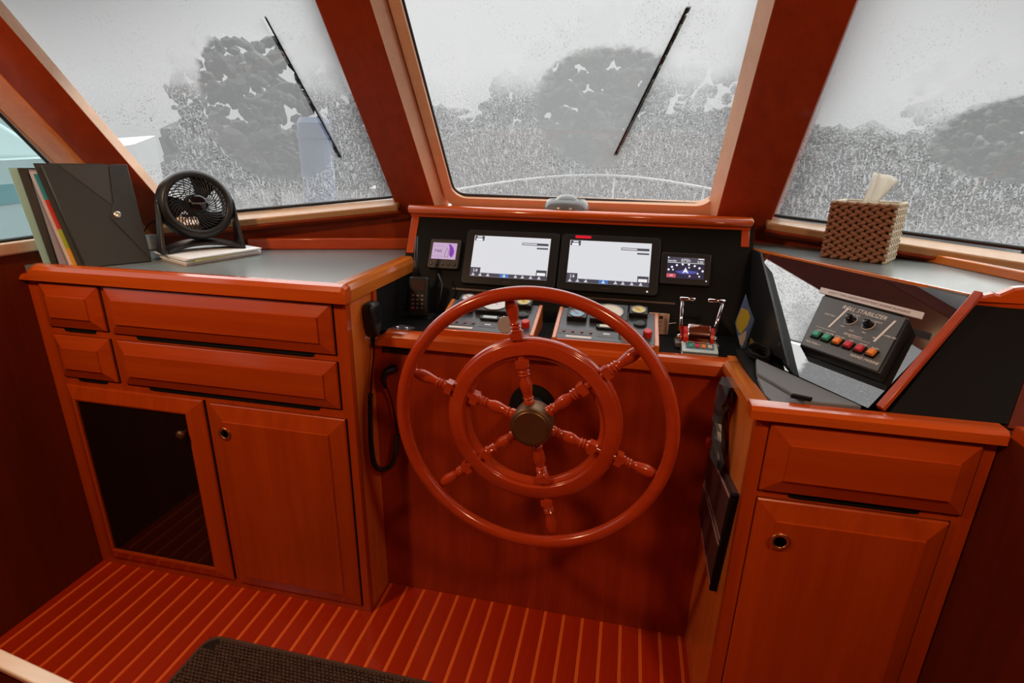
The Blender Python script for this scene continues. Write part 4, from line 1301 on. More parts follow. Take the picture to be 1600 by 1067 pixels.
def build_tissue_box():
    # weave of seagrass braids
    bl, br = Vector((0.544, 1.672, 1.1605)), Vector((0.678, 1.612, 1.1605))
    ex = (br - bl)
    w = ex.length
    ex = ex.normalized()
    ey = Vector((-ex.y, ex.x, 0))
    # turn a little more so the right end shows
    rot = Matrix.Rotation(math.radians(-9), 3, 'Z')
    ex = rot @ ex
    ey = rot @ ey
    M = frame(bl, ex, ey)
    D, H = 0.118, 0.150
    t = empty('tissue_box', M @ Vector((w / 2, D / 2, 0)), 'woven brown seagrass tissue box cover, on the shelf under the right window', 'tissue box')
    MB().box((0.004, 0.004, 0), (w - 0.004, D - 0.004, H - 0.002), M).build('inner_box', plain('box_core', (0.10, 0.045, 0.02), 0.8), t)
    rows = 8
    def braid(p0, dirv, nrm, length, z, mat, name):
        m = MB()
        n = max(3, int(length / 0.0235))
        st = length / n
        for k in range(n):
            for q in (-1, 1):
                c = p0 + dirv * ((k + 0.5 + 0.25 * q) * st) + Vector((0, 0, z + q * 0.0042)) + nrm * 0.002
                ax = (dirv * 0.82 + Vector((0, 0, -q * 0.42))).normalized()
                F = frame(c, ax, Vector((0, 0, 1)))
                F = F @ Matrix.Diagonal((st * 0.62, 0.0068, 0.0062, 1))
                bmesh.ops.create_icosphere(m.bm, subdivisions=1, radius=1.0, matrix=F)
        return m.build(name, mat, t, smooth=True)
    for r in range(rows):
        z = 0.0095 + r * (H - 0.016) / (rows - 1) * 0.985
        braid(bl, ex, -ey, w, z, STRAW, 'braid')
        braid(bl + ex * w, ey, ex, D, z, STRAWL, 'braid')
        braid(bl + ey * D, -ey, -ex, D, z, STRAW, 'braid')
    m = MB()
    for a, b in ((Vector((0.0, 0.0, H)), Vector((w, 0, H))), (Vector((w, 0, H)), Vector((w, D, H))), (Vector((w, D, H)), Vector((0, D, H))), (Vector((0, D, H)), Vector((0, 0, H)))):
        m.tube([M @ a, M @ b], 0.0045, 8)
    m.build('top_cord', STRAWL, t, smooth=True)
    # tissue: folded sheet
    tt = empty('tissue', M @ Vector((w * 0.55, D * 0.5, H)), 'white tissue pulled up out of the woven box', 'tissue')
    m = MB()
    rowsn = 9
    loops = []
    for i in range(rowsn):
        s = i / (rowsn - 1)
        wd = 0.022 + 0.022 * s
        cx = w * 0.50 + 0.026 * s
        z = H - 0.004 + 0.072 * s
        lp = []
        for k in range(13):
            q = k / 12
            x = cx + (q - 0.5) * 2 * wd * (0.75)
            y = D * 0.42 + 0.010 * math.sin(q * PI * 3 + s * 2) * (0.5 + s)
            lp.append(M @ Vector((x, y, z + (0.012 * (1 - q) * s - 0.022 * max(0, q - 0.6) * s))))
        lp2 = [p + (M.to_3x3() @ Vector((0, 0.0015, 0))) for p in reversed(lp)]
        loops.append(lp + lp2)
    m.loft(loops)
    m.build('sheet', TISSUE, tt, smooth=True)


def build_folders():
    dv = Vector((0.084, 0.138, 0)).normalized()
    def slab(name, BL, TL, depth, thick, mat, parent=None, label=None, cat=None, bevel=0.0):
        BL = Vector(BL)
        TL = Vector(TL)
        up = TL - BL
        nr = dv.cross(up).normalized()
        d = dv * depth
        n = nr * thick
        m = MB().hexa([BL, BL + d, BL + d - n, BL - n], [TL, TL + d, TL + d - n, TL - n])
        o = m.build(name, mat, parent, bevel=bevel)
        return o, up, nr
    # envelope folder in front
    BL, TL = Vector((-1.549, 1.274, 1.077)), Vector((-1.632, 1.283, 1.364))
    t = empty('document_wallet', BL, 'black envelope wallet with a flap and a round button, leaning nearest the fan', 'wallet')
    o, up, nr = slab('body', BL, TL, 0.170, 0.016, FOLD, t, bevel=0.003)
    M = frame(BL, dv, up)
    if (M.to_3x3() @ Vector((0, 0, 1))).dot(Vector((1, -0.6, 0))) < 0:
        sg = -1
    else:
        sg = 1
    H = up.length
    def Q(x, y, z=0.0):
        return M @ Vector((x, y, sg * z))
    # flap folded from the right edge, its point carries the button
    fl = [(0.170, 0.004), (0.170, H), (0.124, H), (0.113, H * 0.62), (0.098, H * 0.52), (0.094, H * 0.48), (0.098, H * 0.44)]
    m = MB().loft([[Q(x, y, 0.0015) for x, y in fl], [Q(x, y, 0.004) for x, y in fl]])
    m.build('flap', FOLD, t, bevel=0.001)
    m = MB().loft([[Q(x, y, 0.0008) for x, y in ((0.004, H - 0.002), (0.122, H - 0.002), (0.105, H * 0.60))], [Q(x, y, 0.0016) for x, y in ((0.004, H - 0.002), (0.122, H - 0.002), (0.105, H * 0.60))]])
    m.build('gusset', plain('folder_charcoal', (0.045, 0.049, 0.049), 0.5), t)
    cx, cy = 0.112, H * 0.50
    MB().lathe([(0.0095, 0.004), (0.0095, 0.006), (0.007, 0.0075), (0.001, 0.008)], M @ Matrix.Translation((cx, cy, 0)) @ Matrix.Diagonal((1, 1, sg, 1)), 24).build('button', plain('button_silver', (0.62, 0.62, 0.55), 0.25, metal=0.6), t, smooth=False, label='round pale metal button')
    # the other folders behind it, spines towards the helm
    o, _, _ = slab('black_folder', (-1.573, 1.274, 1.077), (-1.655, 1.282, 1.368), 0.172, 0.007, FOLD)
    tag(o, 'slim black folder directly behind the envelope wallet', 'folder')
    t2 = empty('tab_divider_set', (-1.585, 1.262, 1.077), 'milky sheaf of dividers with teal, red, lime and amber tabs, among the leaning folders', 'dividers')
    o, up, nr = slab('sheaf', (-1.603, 1.274, 1.077), (-1.684, 1.288, 1.345), 0.150, 0.010, CLEARW, t2)
    b0, b1 = Vector((-1.588, 1.274, 1.077)), Vector((-1.668, 1.284, 1.350))
    for a, c, m_ in ((0.70, 0.96, TEAL), (0.40, 0.70, RED), (0.20, 0.40, LIME), (0.0, 0.20, AMBER)):
        p, q = b0.lerp(b1, a), b0.lerp(b1, c)
        n = nr * 0.011
        MB().hexa([p, p + dv * 0.012, p + dv * 0.012 - n, p - n], [q, q + dv * 0.012, q + dv * 0.012 - n, q - n]).build('tab', m_, t2)
    o, _, _ = slab('lavender_folder', (-1.640, 1.274, 1.077), (-1.700, 1.300, 1.350), 0.150, 0.010, LAV)
    tag(o, 'lavender grey plastic folder, left of the coloured tab dividers', 'folder')
    o, _, _ = slab('ring_binder', (-1.670, 1.274, 1.077), (-1.718, 1.284, 1.354), 0.150, 0.011, BLKPL)
    tag(o, 'black ring binder with an upright spine, between the pale magazine and the lavender folder', 'binder')
    o, _, _ = slab('magazine', (-1.698, 1.274, 1.077), (-1.738, 1.274, 1.354), 0.150, 0.010, PALET)
    tag(o, 'pale green magazine, leftmost in the leaning row against the side window', 'magazine')


def build_papers():
    # stack under the fan
    z = 1.0765
    specs = [((-1.505, 1.480), (-1.310, 1.392), (-1.245, 1.655), (-1.440, 1.74), PAPER2, 0.006, 'cream booklet at the bottom of the paper stack under the fan'),
             ((-1.500, 1.472), (-1.305, 1.388), (-1.238, 1.650), (-1.435, 1.735), PAPER, 0.006, 'white booklet second from the bottom of the paper stack under the fan'),
             ((-1.496, 1.470), (-1.285, 1.402), (-1.255, 1.60), (-1.45, 1.70), PAPERY, 0.003, 'yellow pad in the middle of the paper stack under the fan'),
             ((-1.498, 1.466), (-1.300, 1.380), (-1.232, 1.642), (-1.43, 1.728), PAPER, 0.004, 'white sheaf of sheets above the yellow pad under the fan'),
             ((-1.488, 1.452), (-1.290, 1.384), (-1.225, 1.638), (-1.42, 1.715), PAPER, 0.003, 'white top sheet of the paper stack, directly under the fan foot')]
    for a, b, c, d, m, h, lab in specs:
        o = MB().prism([Vector((*p, z)) for p in (a, b, c, d)], (0, 0, h)).build('paper_booklet', m)
        tag(o, lab, 'papers', 'papers under the fan')
        z += h + 0.0004
    return z


def build_fan(z):
    c = Vector((-1.376, 1.545, 1.246))
    t = empty('desk_fan', (c.x, c.y, z), 'black round desk fan on a U-shaped stand, on a stack of papers', 'fan')
    # axis tilts slightly up and towards the camera
    ax = Vector((0.80, -0.58, 0.16)).normalized()
    ex = Vector((0, 0, 1)).cross(ax).normalized()
    ey = ax.cross(ex)
    M = frame(c, ex, ey)
    R = 0.107
    # shroud
    prof = [(R - 0.012, -0.070), (R - 0.004, -0.060), (R + 0.004, -0.02), (R + 0.002, 0.012), (R - 0.006, 0.026), (R - 0.016, 0.032), (R - 0.024, 0.027), (R - 0.025, 0.016), (R - 0.012, 0.0), (R - 0.016, -0.065)]
    MB().ringlathe(prof, M, 64).build('shroud', BLKPL, t, smooth=True)
    # grille: curved ribs + rings
    g = MB()
    for k in range(40):
        a0 = 2 * PI * k / 40
        pts = []
        for j in range(8):
            s = j / 7
            r = 0.026 + (R - 0.022 - 0.026) * s
            a = a0 + 0.75 * s
            pts.append(M @ Vector((r * math.cos(a), r * math.sin(a), 0.030 - 0.010 * s * s)))
        g.tube(pts, 0.0016, 5)
    for r in (0.05, 0.072):
        s = (r - 0.026) / (R - 0.048)
        g.tube([M @ Vector((r * math.cos(a), r * math.sin(a), 0.029 - 0.010 * s * s)) for a in [2 * PI * q / 40 for q in range(40)]], 0.001, 5, True)
    g.build('front_grille', BLKPL, t, smooth=True)
    g = MB()
    for k in range(20):
        a0 = 2 * PI * k / 20
        g.tube([M @ Vector((r * math.cos(a0 - 0.6 * r / R), r * math.sin(a0 - 0.6 * r / R), -0.046)) for r in (0.02, 0.05, 0.08, R - 0.008)], 0.0012, 5)
    for r in (0.045, 0.07, 0.092):
        g.tube([M @ Vector((r * math.cos(a), r * math.sin(a), -0.046)) for a in [2 * PI * q / 32 for q in range(32)]], 0.001, 5, True)
    g.build('rear_grille', BLKPL, t, smooth=True)
    MB().lathe([(0.027, 0.024), (0.027, 0.033), (0.022, 0.036), (0.001, 0.037)], M, 28).build('badge', BLKG, t, smooth=False)
    text('brand', 'Honeywell', 0.0095, M @ Matrix.Translation((0, 0.001, 0.0372)), STEEL, t, depth=0.0002)
    MB().lathe([(0.030, -0.05), (0.034, -0.03), (0.028, -0.002), (0.015, 0.006)], M, 24).build('motor', BLKM, t, smooth=True)
    for k in range(3):
        m = MB()
        lo, hi = [], []
        a0 = 2 * PI * k / 3 + 0.9
        loops = []
        for r in (0.024, 0.05, 0.075, R - 0.020):
            wv = 0.55 if r < 0.03 else 0.62
            row = []
            for j in range(7):
                q = j / 6 - 0.5
                a = a0 + q * wv * 1.6 + 0.3 * r / R
                row.append((r * math.cos(a), r * math.sin(a), -0.012 + q * 0.022))
            loops.append([M @ Vector(p) for p in row] + [M @ Vector((p[0], p[1], p[2] - 0.0015)) for p in reversed(row)])
        m.loft(loops)
        m.build('blade', BLKPL, t, smooth=True)
    # stand: base arch and two arms
    m = MB()
    zb = z
    def arm(sx):
        pv = c + ex * sx * (R + 0.001)
        foot = Vector((pv.x, pv.y, zb)) + ax * Vector((1, 1, 0)).length * 0.0
        fx = Vector((ax.x, ax.y, 0)).normalized()
        loops = []
        for s, wd, th in ((0.0, 0.088, 0.012), (0.15, 0.078, 0.012), (0.4, 0.054, 0.011), (0.75, 0.038, 0.010), (0.92, 0.034, 0.009), (1.0, 0.018, 0.008)):
            zc = zb + (pv.z + 0.016 - zb) * s
            cc = Vector((pv.x, pv.y, zc)) + fx * (0.012 * (1 - s)) + (ex * sx * (0.016 if sx < 0 else 0.004)) * (1 - s) ** 1.5
            e = Vector((ex.x, ex.y, 0)).normalized()
            loops.append([cc + fx * wd / 1.0 * 0.5 + e * th / 2, cc - fx * wd * 0.5 + e * th / 2, cc - fx * wd * 0.5 - e * th / 2, cc + fx * wd * 0.5 - e * th / 2])
        m.loft(loops)
        m.lathe([(0.014, -0.004), (0.014, 0.010)], frame(pv - ex * (0.004 * sx), Vector((ax.x, ax.y, ax.z)), ey if sx > 0 else -ey), 16)
    arm(-1)
    arm(1)
    # base bridge, arched at the front
    fx = Vector((ax.x, ax.y, 0)).normalized()
    e = Vector((ex.x, ex.y, 0)).normalized()
    loops = []
    for k in range(13):
        s = -1 + 2 * k / 12
        p = Vector((c.x, c.y, zb)) + e * s * (R + 0.001)
        off = fx * (0.012 - 0.030 * (1 - s * s))
        zl = zb + 0.016 * (1 - s * s)
        p = p + off
        loops.append([Vector((p.x, p.y, zl)) + fx * 0.040, Vector((p.x, p.y, zl)) - fx * 0.040, Vector((p.x, p.y, zl + 0.016)) - fx * 0.036, Vector((p.x, p.y, zl + 0.011)) + fx * 0.040])
    m.loft(loops)
    m.build('stand', BLKPL, t, bevel=0.003)
    # power lead running back to the corner
    MB().tube([c - ax * 0.05 - ex * 0.05, Vector((-1.475, 1.53, 1.215)), Vector((-1.530, 1.50, 1.180)), Vector((-1.56, 1.47, 1.12)), Vector((-1.53, 1.47, 1.081))], 0.0022, 6).build('lead', BLKM, t, smooth=True)
    # ivory box at the back corner
    o = MB().box((-1.672, 1.600, 1.077), (-1.640, 1.64, 1.128)).build('outlet_box', IVORY, bevel=0.003)
    tag(o, 'small ivory power outlet box on the counter, between the wallet and the fan', 'outlet')


def build_mic():
    t = empty('radio_microphone', (-0.70, 1.36, 0.965), 'black radio hand microphone hung on the end of the left cabinet', 'microphone')
    # faces +X; wide top, narrow lower end
    pts = [(-0.028, 0.050), (-0.020, 0.058), (0.020, 0.058), (0.029, 0.050), (0.031, 0.020), (0.026, -0.015), (0.013, -0.046), (-0.010, -0.046), (-0.024, -0.015), (-0.030, 0.020)]
    M = frame((-0.7105, 1.368, 0.955), (0, 1, 0), (0, 0.02, 1))
    MB().loft([[M @ Vector((x, y, 0.002)) for x, y in pts], [M @ Vector((x * 1.02, y * 1.02, 0.024)) for x, y in pts], [M @ Vector((x * 0.85, y * 0.9, 0.034)) for x, y in pts]]).build('body', BLKPL, t, bevel=0.005)
    for k in range(6):
        rect('grille_slot', M, -0.016, 0.036 - k * 0.008, 0.016, 0.039 - k * 0.008, 0.0012, BLKG, t, 0.034)
    MB().lathe([(0.007, 0), (0.005, 0.03)], frame(M @ Vector((0.0, -0.044, 0.014)), (0, 1, 0), (1, 0, 0)), 12).build('strain_relief', BLKM, t)
    # straight lead, coil, lead back up to the plug
    base = [Vector((-0.690, 1.368, 0.905)), Vector((-0.690, 1.355, 0.86)), Vector((-0.692, 1.338, 0.80)), Vector((-0.692, 1.325, 0.75))]
    MB().tube(base, 0.0022, 8).build('straight_lead', BLKM, t, smooth=True)
    # path of the coiled part
    key = [(-0.692, 1.322, 0.750), (-0.692, 1.312, 0.68), (-0.692, 1.305, 0.60), (-0.690, 1.310, 0.53), (-0.684, 1.33, 0.495), (-0.670, 1.348, 0.487), (-0.655, 1.360, 0.50), (-0.642, 1.366, 0.545), (-0.637, 1.370, 0.60)]
    path = []
    for i in range(len(key) - 1):
        p0 = Vector(key[max(i - 1, 0)])
        p1 = Vector(key[i])
        p2 = Vector(key[i + 1])
        p3 = Vector(key[min(i + 2, len(key) - 1)])
        for j in range(24):
            s = j / 24
            path.append(0.5 * ((2 * p1) + (p2 - p0) * s + (2 * p0 - 5 * p1 + 4 * p2 - p3) * s * s + (-p0 + 3 * p1 - 3 * p2 + p3) * s ** 3))
    coil = []
    up = None
    acc = 0
    for i in range(len(path) - 1):
        tt = (path[i + 1] - path[i]).normalized()
        up = tt.orthogonal().normalized() if up is None else (up - tt * up.dot(tt)).normalized()
        w = tt.cross(up)
        step = (path[i + 1] - path[i]).length
        for j in range(5):
            acc += step / 5
            a = acc / 0.0052 * 2 * PI
            p = path[i].lerp(path[i + 1], j / 5)
            coil.append(p + up * 0.0062 * math.cos(a) + w * 0.0062 * math.sin(a))
    MB().tube(coil, 0.0021, 5).build('coiled_lead', BLKPL, t, smooth=True)
    MB().tube([path[-1], Vector((-0.643, 1.372, 0.66)), Vector((-0.652, 1.372, 0.72)), Vector((-0.664, 1.366, 0.765))], 0.0022, 8).build('straight_lead', BLKM, t, smooth=True)
    MB().tube([Vector((-0.665, 1.364, 0.755)), Vector((-0.667, 1.358, 0.785)), Vector((-0.660, 1.362, 0.806)), Vector((-0.648, 1.382, 0.808)), Vector((-0.644, 1.392, 0.806))], [0.006, 0.010, 0.012, 0.013, 0.014], 14).build('plug', BLKPL, t, smooth=True)


def build_side_items():
    # louvred vent on the side of the right cabinet
    t = empty('louvre_vent', (0.27, 1.22, 0.45), 'dark brown louvred vent panel on the side of the right cabinet', 'vent')
    X0, X1 = 0.265, 0.2815
    # front stile (facing the helm) leaning with the panel edge
    MB().hexa([Vector(p) for p in ((X0, 1.118, 0.43), (X1, 1.118, 0.43), (X1, 1.128, 0.43), (X0, 1.128, 0.43))], [Vector(p) for p in ((X0, 1.070, 0.73), (X1, 1.070, 0.73), (X1, 1.080, 0.73), (X0, 1.080, 0.73))]).build('front_stile', BLKM, t)
    MB().hexa([Vector(p) for p in ((X0 + .006, 1.128, 0.43), (X1, 1.128, 0.43), (X1, 1.385, 0.45), (X0 + .006, 1.385, 0.45))], [Vector(p) for p in ((X0 + .006, 1.08, 0.73), (X1, 1.08, 0.73), (X1, 1.375, 0.68), (X0 + .006, 1.375, 0.68))]).build('back_plate', LOUV, t)
    for f0, f1 in ((0.06, 0.48), (0.54, 0.96)):
        pa = [Vector((X0, 1.124 - 0.048 * f, 0.43 + 0.30 * f)) for f in (f0, f1)]
        pb = [Vector((X0, 1.384 - 0.010 * f, 0.45 + 0.23 * f)) for f in (f0, f1)]
        MB().prism([pa[0], pb[0], pb[1], pa[1]], (0.006, 0, 0)).build('slat', LOUV, t)
        MB().tube([pa[1], pb[1]], 0.003, 6).build('slat_edge', LOUVE, t)
        MB().tube([pa[0], pb[0]], 0.002, 6).build('slat_edge', LOUVE, t)
    # crumpled plastic bag hanging above the vent
    random.seed(5)
    m = MB()
    loops = []
    for i in range(12):
        s = i / 11
        z = 0.905 - 0.19 * s
        hw = (0.030 + 0.022 * math.sin(s * 7 + 0.6) + 0.02 * s) * (0.9 + 0.2 * random.random())
        cy = 1.27 + 0.02 * math.sin(s * 5)
        lp = []
        for k in range(12):
            a = 2 * PI * k / 12
            lp.append(Vector((0.262 + 0.016 * math.cos(a) * (0.6 + 0.6 * random.random()), cy + hw * math.sin(a) * (0.8 + 0.35 * random.random()), z + 0.006 * random.random())))
        loops.append(lp)
    m.loft(loops)
    o = m.build('plastic_bag', BAG)
    tag(o, 'crumpled dark grey plastic bag hanging under the console edge, above the louvred vent', 'bag')
    t = empty('pull_knob', (0.262, 1.335, 0.712), 'small red pull knob on a black stem, above the louvred vent', 'knob')
    M = frame((0.2815, 1.335, 0.712), (0, 1, 0), (0, 0, -1))
    if (M.to_3x3() @ Vector((0, 0, 1))).x > 0:
        M = frame((0.2815, 1.335, 0.712), (0, 1, 0), (0, 0, 1))
    MB().lathe([(0.006, 0), (0.006, 0.018)], M, 12).build('stem', BLKM, t)
    MB().lathe([(0.004, 0.017), (0.014, 0.020), (0.016, 0.027), (0.013, 0.034), (0.002, 0.037)], M, 18).build('cap', RED, t, smooth=True)
    # mirrored chart in the black cheek, built as flat coloured cards
    t = empty('mirrored_chart', (0.34, 1.58, 0.92), 'mirrored yellow and blue chart seen in the glossy cheek, right of the engine control', 'reflection')
    def face(pts, mat, nm, y, d=0.0012):
        return MB().prism([Vector((x, y - 0.10 * (z - 0.9), z)) for x, z in pts], (0, d, 0)).build(nm, mat, t)
    face([(0.322, 1.076), (0.337, 1.040), (0.356, 1.004), (0.349, 0.945), (0.347, 0.9186), (0.335, 0.9186), (0.322, 0.950), (0.308, 0.992)], MIRRORB, 'mirrored_sheet', 1.520)
    face([(0.318, 1.036), (0.335, 1.030), (0.344, 1.012), (0.340, 0.985), (0.333, 0.972), (0.329, 0.960), (0.322, 0.965), (0.312, 0.985), (0.311, 1.003)], MIRRORY, 'mirrored_land', 1.5192, 0.0008)
    face([(0.329, 0.958), (0.340, 0.972), (0.343, 0.950), (0.338, 0.925), (0.330, 0.930), (0.323, 0.955)], MIRRORW, 'mirrored_shoal', 1.5192, 0.0008)
    face([(0.352, 0.956), (0.364, 0.944), (0.372, 0.932), (0.372, 0.9186), (0.350, 0.9186)], MIRRORY, 'mirrored_corner', 1.505)
    # black cable coil and fittings at the foot of the cheek
    o = MB().tube([Vector((0.345 + 0.022 * math.cos(a) * (1 + 0.1 * math.sin(3 * a)), 1.36 + 0.045 * math.sin(a), 0.951 + 0.002 * math.sin(5 * a) + 0.0012 * a)) for a in [2 * PI * k / 24 for k in range(60)]], 0.0045, 8).build('cable_coil', BLKM, smooth=True)
    tag(o, 'coil of black cable at the foot of the glossy cheek, beyond the charcoal board', 'cable')


def build_mat():
    t = empty('floor_mat', (-0.75, 0.75, 0), 'dark brown woven loop mat with a rounded corner, on the striped floor', 'mat')
    pts = rrect(-1.145, 0.42, -0.20, 1.064, 0.045, 6)
    # slight skew like the picture: left edge leans
    MB().loft([[Vector((x, y, 0.0005)) for x, y in pts], [Vector((x, y, 0.006)) for x, y in pts]]).build('backing', MATB, t)
    MB().tube([Vector((x, y, 0.007)) for x, y in rrect(-1.140, 0.425, -0.205, 1.059, 0.042, 6)], 0.0055, 6, True).build('border_cord', MATC, t, smooth=True)
    # loops: short lying tufts in rows
    bm = bmesh.new()
    bmesh.ops.create_icosphere(bm, subdivisions=1, radius=1.0)
    base_v = [v.co.copy() for v in bm.verts]
    base_f = [[v.index for v in f.verts] for f in bm.faces]
    bm.free()
    vs, fs = [], []
    random.seed(3)
    y = 0.56
    row = 0
    while y < 1.052:
        x = -1.132 + (row % 2) * 0.0062
        while x < -0.21:
            if (x + 1.10) ** 2 + (y - 1.02) ** 2 > 0.040 ** 2 or x > -1.10 or y < 1.02:
                if not ((x + 1.108) ** 2 + (y - 1.022) ** 2 < 0.009 ** 2):
                    o = len(vs)
                    a = random.uniform(-0.35, 0.35)
                    ca, sa = math.cos(a), math.sin(a)
                    s = random.uniform(0.85, 1.15)
                    for v in base_v:
                        px, py, pz = v.x * 0.0072 * s, v.y * 0.0046 * s, v.z * 0.0052 * s
                        vs.append((x + px * ca - py * sa, y + px * sa + py * ca, 0.0085 + pz))
                    fs += [[o + i for i in f] for f in base_f]
            x += 0.0124
        y += 0.0098
        row += 1
    me = bpy.data.meshes.new('woven_loops')
    me.from_pydata(vs, [], fs)
    me.materials.append(MATC)
    for p in me.polygons:
        p.use_smooth = True
    o = bpy.data.objects.new('woven_loops', me)
    COL.objects.link(o)
    put(o, t)
    o['kind'] = 'stuff'


def build_bench():
    t = empty('settee', (-1.4, 0.3, 0), 'low wooden settee end with a pale lit top rail, in the near left corner', 'settee')
    a, b = Vector((-1.30, 0.590, 0.5)), Vector((-0.70, 0.513, 0.5))
    n = Vector((0.12, 1, 0)).normalized()
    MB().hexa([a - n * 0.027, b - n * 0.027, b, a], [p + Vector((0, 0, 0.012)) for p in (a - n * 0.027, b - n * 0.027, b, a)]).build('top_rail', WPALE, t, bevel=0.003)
    MB().hexa([Vector((p.x, p.y, 0.001)) for p in (a - n * 0.024, b - n * 0.024, b - n * 0.004, a - n * 0.004)], [Vector((p.x, p.y, 0.4995)) for p in (a - n * 0.024, b - n * 0.024, b - n * 0.004, a - n * 0.004)]).build('end_panel', WWALL, t)


def build_wipers():
    for nm, M0, p0, p1, s0, lab in (('L', frame((-1.577, 1.65, 1.25), (0.911, 0.411, 0), RAKE), (0.445, 0.626), (0.592, 0.184), 0, 'black wiper blade slanting across the left front window'),
                                    ('C', frame((-0.2, 2.04, 1.25), (1, 0, 0), RAKE), (0.302, 0.671), (0.141, 0.223), 0, 'black wiper blade slanting across the centre window')):
        sg = 1 if (M0.to_3x3() @ Vector((0, 0, 1))).y > 0 else -1
        a, b = Vector((*p0, sg * 0.018)), Vector((*p1, sg * 0.018))
        t = empty('wiper', M0 @ a, lab, 'wiper')
        MB().tube([M0 @ a, M0 @ a.lerp(b, 0.5), M0 @ b], 0.0030, 6).build('blade', BLKM, t)
        MB().tube([M0 @ (a.lerp(b, 0.45) + Vector((0.003, 0, sg * 0.006))), M0 @ (a.lerp(b, 1.0) + Vector((0.004, 0, sg * 0.006)))], 0.0028, 6).build('blade_spine', STEEL, t)
        MB().box((-0.004, -0.006, -0.011), (0.004, 0.006, 0.0), M0 @ Matrix.Translation((*p1, sg * 0.016))).build('blade_end', BLKM, t)


# ------------------------------------------------------------------ OUTSIDE
def build_outside():
    w = MB().box((-120, 3.0, -1.6), (120, 200, -1.4)).build('outside_water', WATER)
    struct(w)
    # one clump mesh reused
    random.seed(21)
    def crown(name, n, rx, rz, seed, mat):
        random.seed(seed)
        bm = bmesh.new()
        for k in range(n):
            a = random.uniform(0, 2 * PI)
            u = random.uniform(-1, 1)
            r = random.random() ** 0.5
            c = Vector((rx * r * math.cos(a) * math.sqrt(1 - u * u * 0.8), 0.7 * rx * r * math.sin(a), rz * u))
            s = random.uniform(0.10, 0.34)
            M = Matrix.Translation(c) @ Matrix.Rotation(random.uniform(0, 6), 4, (random.random(), random.random(), 1)) @ Matrix.Diagonal((s * random.uniform(0.7, 1.6), s * 0.8, s * random.uniform(0.4, 0.9), 1))
            bmesh.ops.create_icosphere(bm, subdivisions=1, radius=1.0, matrix=M)
        me = bpy.data.meshes.new(name)
        bm.to_mesh(me)
        bm.free()
        me.materials.append(mat)
        return me
    crowns = [crown('crown', 420, 2.3, 2.3, 1, LEAF), crown('crown', 210, 2.4, 2.1, 2, LEAF), crown('crown', 520, 2.6, 2.4, 3, LEAFG)]
    trunk = MB().tube([(0, 0, -1.6), (0.05, 0, 1.0), (0, 0.05, 3.5)], [0.22, 0.18, 0.10], 8)
    to = trunk.build('trunk', BARK)
    tme = to.data
    bpy.data.objects.remove(to)
    # (azimuth tan, distance, top height, crown type)
    trees = []
    for i_, (az, D, topz, k, s) in enumerate( ((-0.80, 24, 4.6, 1, 1.0), (-0.70, 22, 4.9, 1, 1.05), (-0.585, 24, 4.9, 1, 1.1), (-0.47, 26, 3.6, 1, 1.0), (-0.36, 28, 3.2, 0, 1.0), (-0.27, 25, 2.6, 0, 1.0),
                              (-0.17, 27, 4.0, 0, 1.1), (-0.07, 24, 5.3, 2, 1.1), (0.04, 25, 5.0, 2, 1.1), (0.15, 27, 3.4, 0, 1.0), (0.25, 26, 2.7, 0, 1.0), (0.36, 28, 2.8, 2, 1.0), (0.50, 25, 3.8, 2, 1.1), (0.62, 23, 4.2, 2, 1.15))):
        g_ = 1.0 if i_ % 2 else 1.55
        trees.append((az * D * g_, D * g_, topz * g_, k, s * (0.95 if i_ % 2 else 1.45)))
    labs = ['tree far left behind the left window, at the edge of the wet glass', 'airy tall tree behind the left window, left of the wiped patch', 'tall tree seen through the wiped patch of the left window', 'tree behind the wiper of the left window',
            'low tree behind the left mullion', 'low tree behind the rain at the left of the centre window', 'rounded tree left of the wiped patch in the centre window', 'tallest tree, seen through the wiped patch of the centre window',
            'dense tree behind the wiper of the centre window', 'low tree at the right of the centre window, behind raindrops', 'low tree behind the right mullion', 'small tree at the left of the right window', 'green tree in the wiped patch of the right window',
            'large green tree at the right edge of the picture, behind the right window']
    for (x, y, tz, k, s), lab in zip(trees, labs):
        t = empty('tree', (x, y, -1.4), lab, 'tree', 'trees on the far bank')
        rz = 2.3 * s
        o = bpy.data.objects.new('crown', crowns[k])
        COL.objects.link(o)
        zz = tz + 0.6 - rz
        o.matrix_basis = Matrix.Translation((x, y, zz)) @ Matrix.Rotation(x * 1.7, 4, 'Z') @ Matrix.Diagonal((s * 1.25, s * 1.25, s * max(0.7, (zz + 1.6) / 2.6 * 0.62), 1))
        put(o, t)
        o = bpy.data.objects.new('trunk', tme)
        COL.objects.link(o)
        o.matrix_basis = Matrix.Translation((x, y, 0)) @ Matrix.Diagonal((1, 1, 0.9, 1))
        put(o, t)
    # bank shrubs fill the band under the crowns
    random.seed(9)
    bm = bmesh.new()
    for k in range(420):
        x = random.uniform(-46, 40)
        yy = 50 + random.uniform(-1, 2.5)
        s = random.uniform(1.2, 2.6)
        M = Matrix.Translation((x, yy, random.uniform(-1.2, 3.4))) @ Matrix.Diagonal((s, s, s * 0.8, 1))
        bmesh.ops.create_icosphere(bm, subdivisions=1, radius=1.0, matrix=M)
    me = bpy.data.meshes.new('bank_foliage')
    bm.to_mesh(me)
    bm.free()
    me.materials.append(LEAF)
    o = bpy.data.objects.new('bank_foliage', me)
    COL.objects.link(o)
    tag(o, 'dark hedge of low foliage along the far bank', 'foliage', kind='stuff')
    # blue piling in the left window
    D = 7.0
    t = empty('piling', (-0.515 * D, 0.857 * D, -1.5), 'slate blue dock piling behind the left window, beside the wiper end', 'piling')
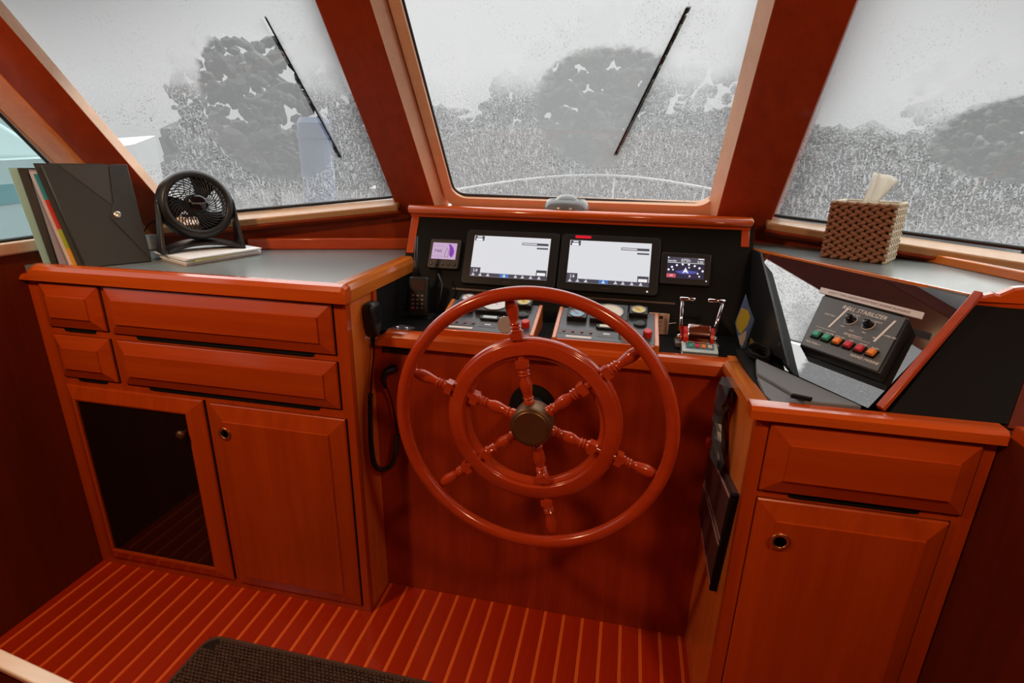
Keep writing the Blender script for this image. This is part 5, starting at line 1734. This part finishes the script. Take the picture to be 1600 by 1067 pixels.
    MB().lathe([(0.18, -0.1), (0.185, 3.26), (0.15, 3.32)], Matrix.Translation((-0.515 * D, 0.857 * D, -1.5)), 20).build('post', POST, t, smooth=False)
    MB().lathe([(0.20, 3.10), (0.20, 3.16)], Matrix.Translation((-0.515 * D, 0.857 * D, -1.5)), 20).build('band', POST, t)
    # neighbouring white boat to port
    t = empty('motor_boat', (-5.6, 4.6, -1.5), 'white motor boat moored alongside, behind the left side window', 'boat')
    secs = []
    for s, w, zt in ((0.0, 0.05, 1.62), (0.12, 0.55, 1.5), (0.3, 1.0, 1.35), (0.6, 1.25, 1.25), (1.0, 1.25, 1.2)):
        y = 6.4 - 7.0 * s
        secs.append([Vector((-6.2 - w, y, zt)), Vector((-6.2 - w * 0.7, y, -1.5)), Vector((-6.2 + w * 0.7, y, -1.5)), Vector((-6.2 + w, y, zt))])
    MB().loft(secs).build('hull', HULL, t, smooth=False)
    secs = []
    for s, w, zt in ((0.0, 0.06, 1.40), (0.12, 0.56, 1.30), (0.3, 1.01, 1.16), (0.6, 1.26, 1.06), (1.0, 1.26, 1.02)):
        y = 6.38 - 7.0 * s
        secs.append([Vector((-6.2 + w, y, zt)), Vector((-6.2 + w * 0.97, y, zt - 0.16)), Vector((-6.2 + w * 0.9, y, zt - 0.16)), Vector((-6.2 + w * 0.9, y, zt))])
    MB().loft(secs).build('stripe', HULLS, t)
    MB().hexa([Vector(p) for p in ((-7.1, 1.0, 1.25), (-5.3, 1.0, 1.25), (-5.5, 4.6, 1.3), (-6.9, 4.6, 1.3))], [Vector(p) for p in ((-6.9, 1.0, 2.0), (-5.5, 1.0, 2.0), (-5.7, 3.8, 1.95), (-6.7, 3.8, 1.95))]).build('cabin', HULL, t, bevel=0.08)
    # bow rail of this boat
    t = empty('bow_rail', (-0.3, 4.0, 0.6), 'white curved bow rail outside the centre window', 'railing')
    def rail_at(q):
        pa, pm, pb = Vector((-1.12, 3.45, 1.213)), Vector((-0.33, 4.35, 1.306)), Vector((0.47, 3.45, 1.262))
        return pa * (q * (q - 1) / 2) + pm * (1 - q * q) + pb * (q * (q + 1) / 2)
    MB().tube([rail_at(-1.1 + 2.2 * k / 24) for k in range(25)], 0.009, 8).build('rail', HULL, t, smooth=True)
    for q in (-0.95, 0.25, 0.95):
        p = rail_at(q)
        MB().tube([p, Vector((p.x - 0.04 * q, p.y, 0.56))], 0.007, 6).build('stanchion', HULL, t, smooth=True)
    d = MB().prism([Vector(p) for p in ((-1.6, 2.2, 0.50), (1.2, 2.2, 0.50), (1.0, 3.5, 0.56), (-0.3, 4.6, 0.6), (-1.55, 3.5, 0.56))], (0, 0, 0.05)).build('foredeck', plain('deck_grey', (0.06, 0.065, 0.065), 0.6))
    struct(d)


build_structure()
build_left_cabinet()
build_left_counter()
Pfn = build_console()
build_right_cabinet()
build_right_console()
build_wheel()
build_instruments(Pfn)
build_roll_stabilizer()
build_tissue_box()
build_folders()
zt = build_papers()
build_fan(zt)
build_mic()
build_side_items()
build_mat()
build_bench()
build_wipers()
build_outside()
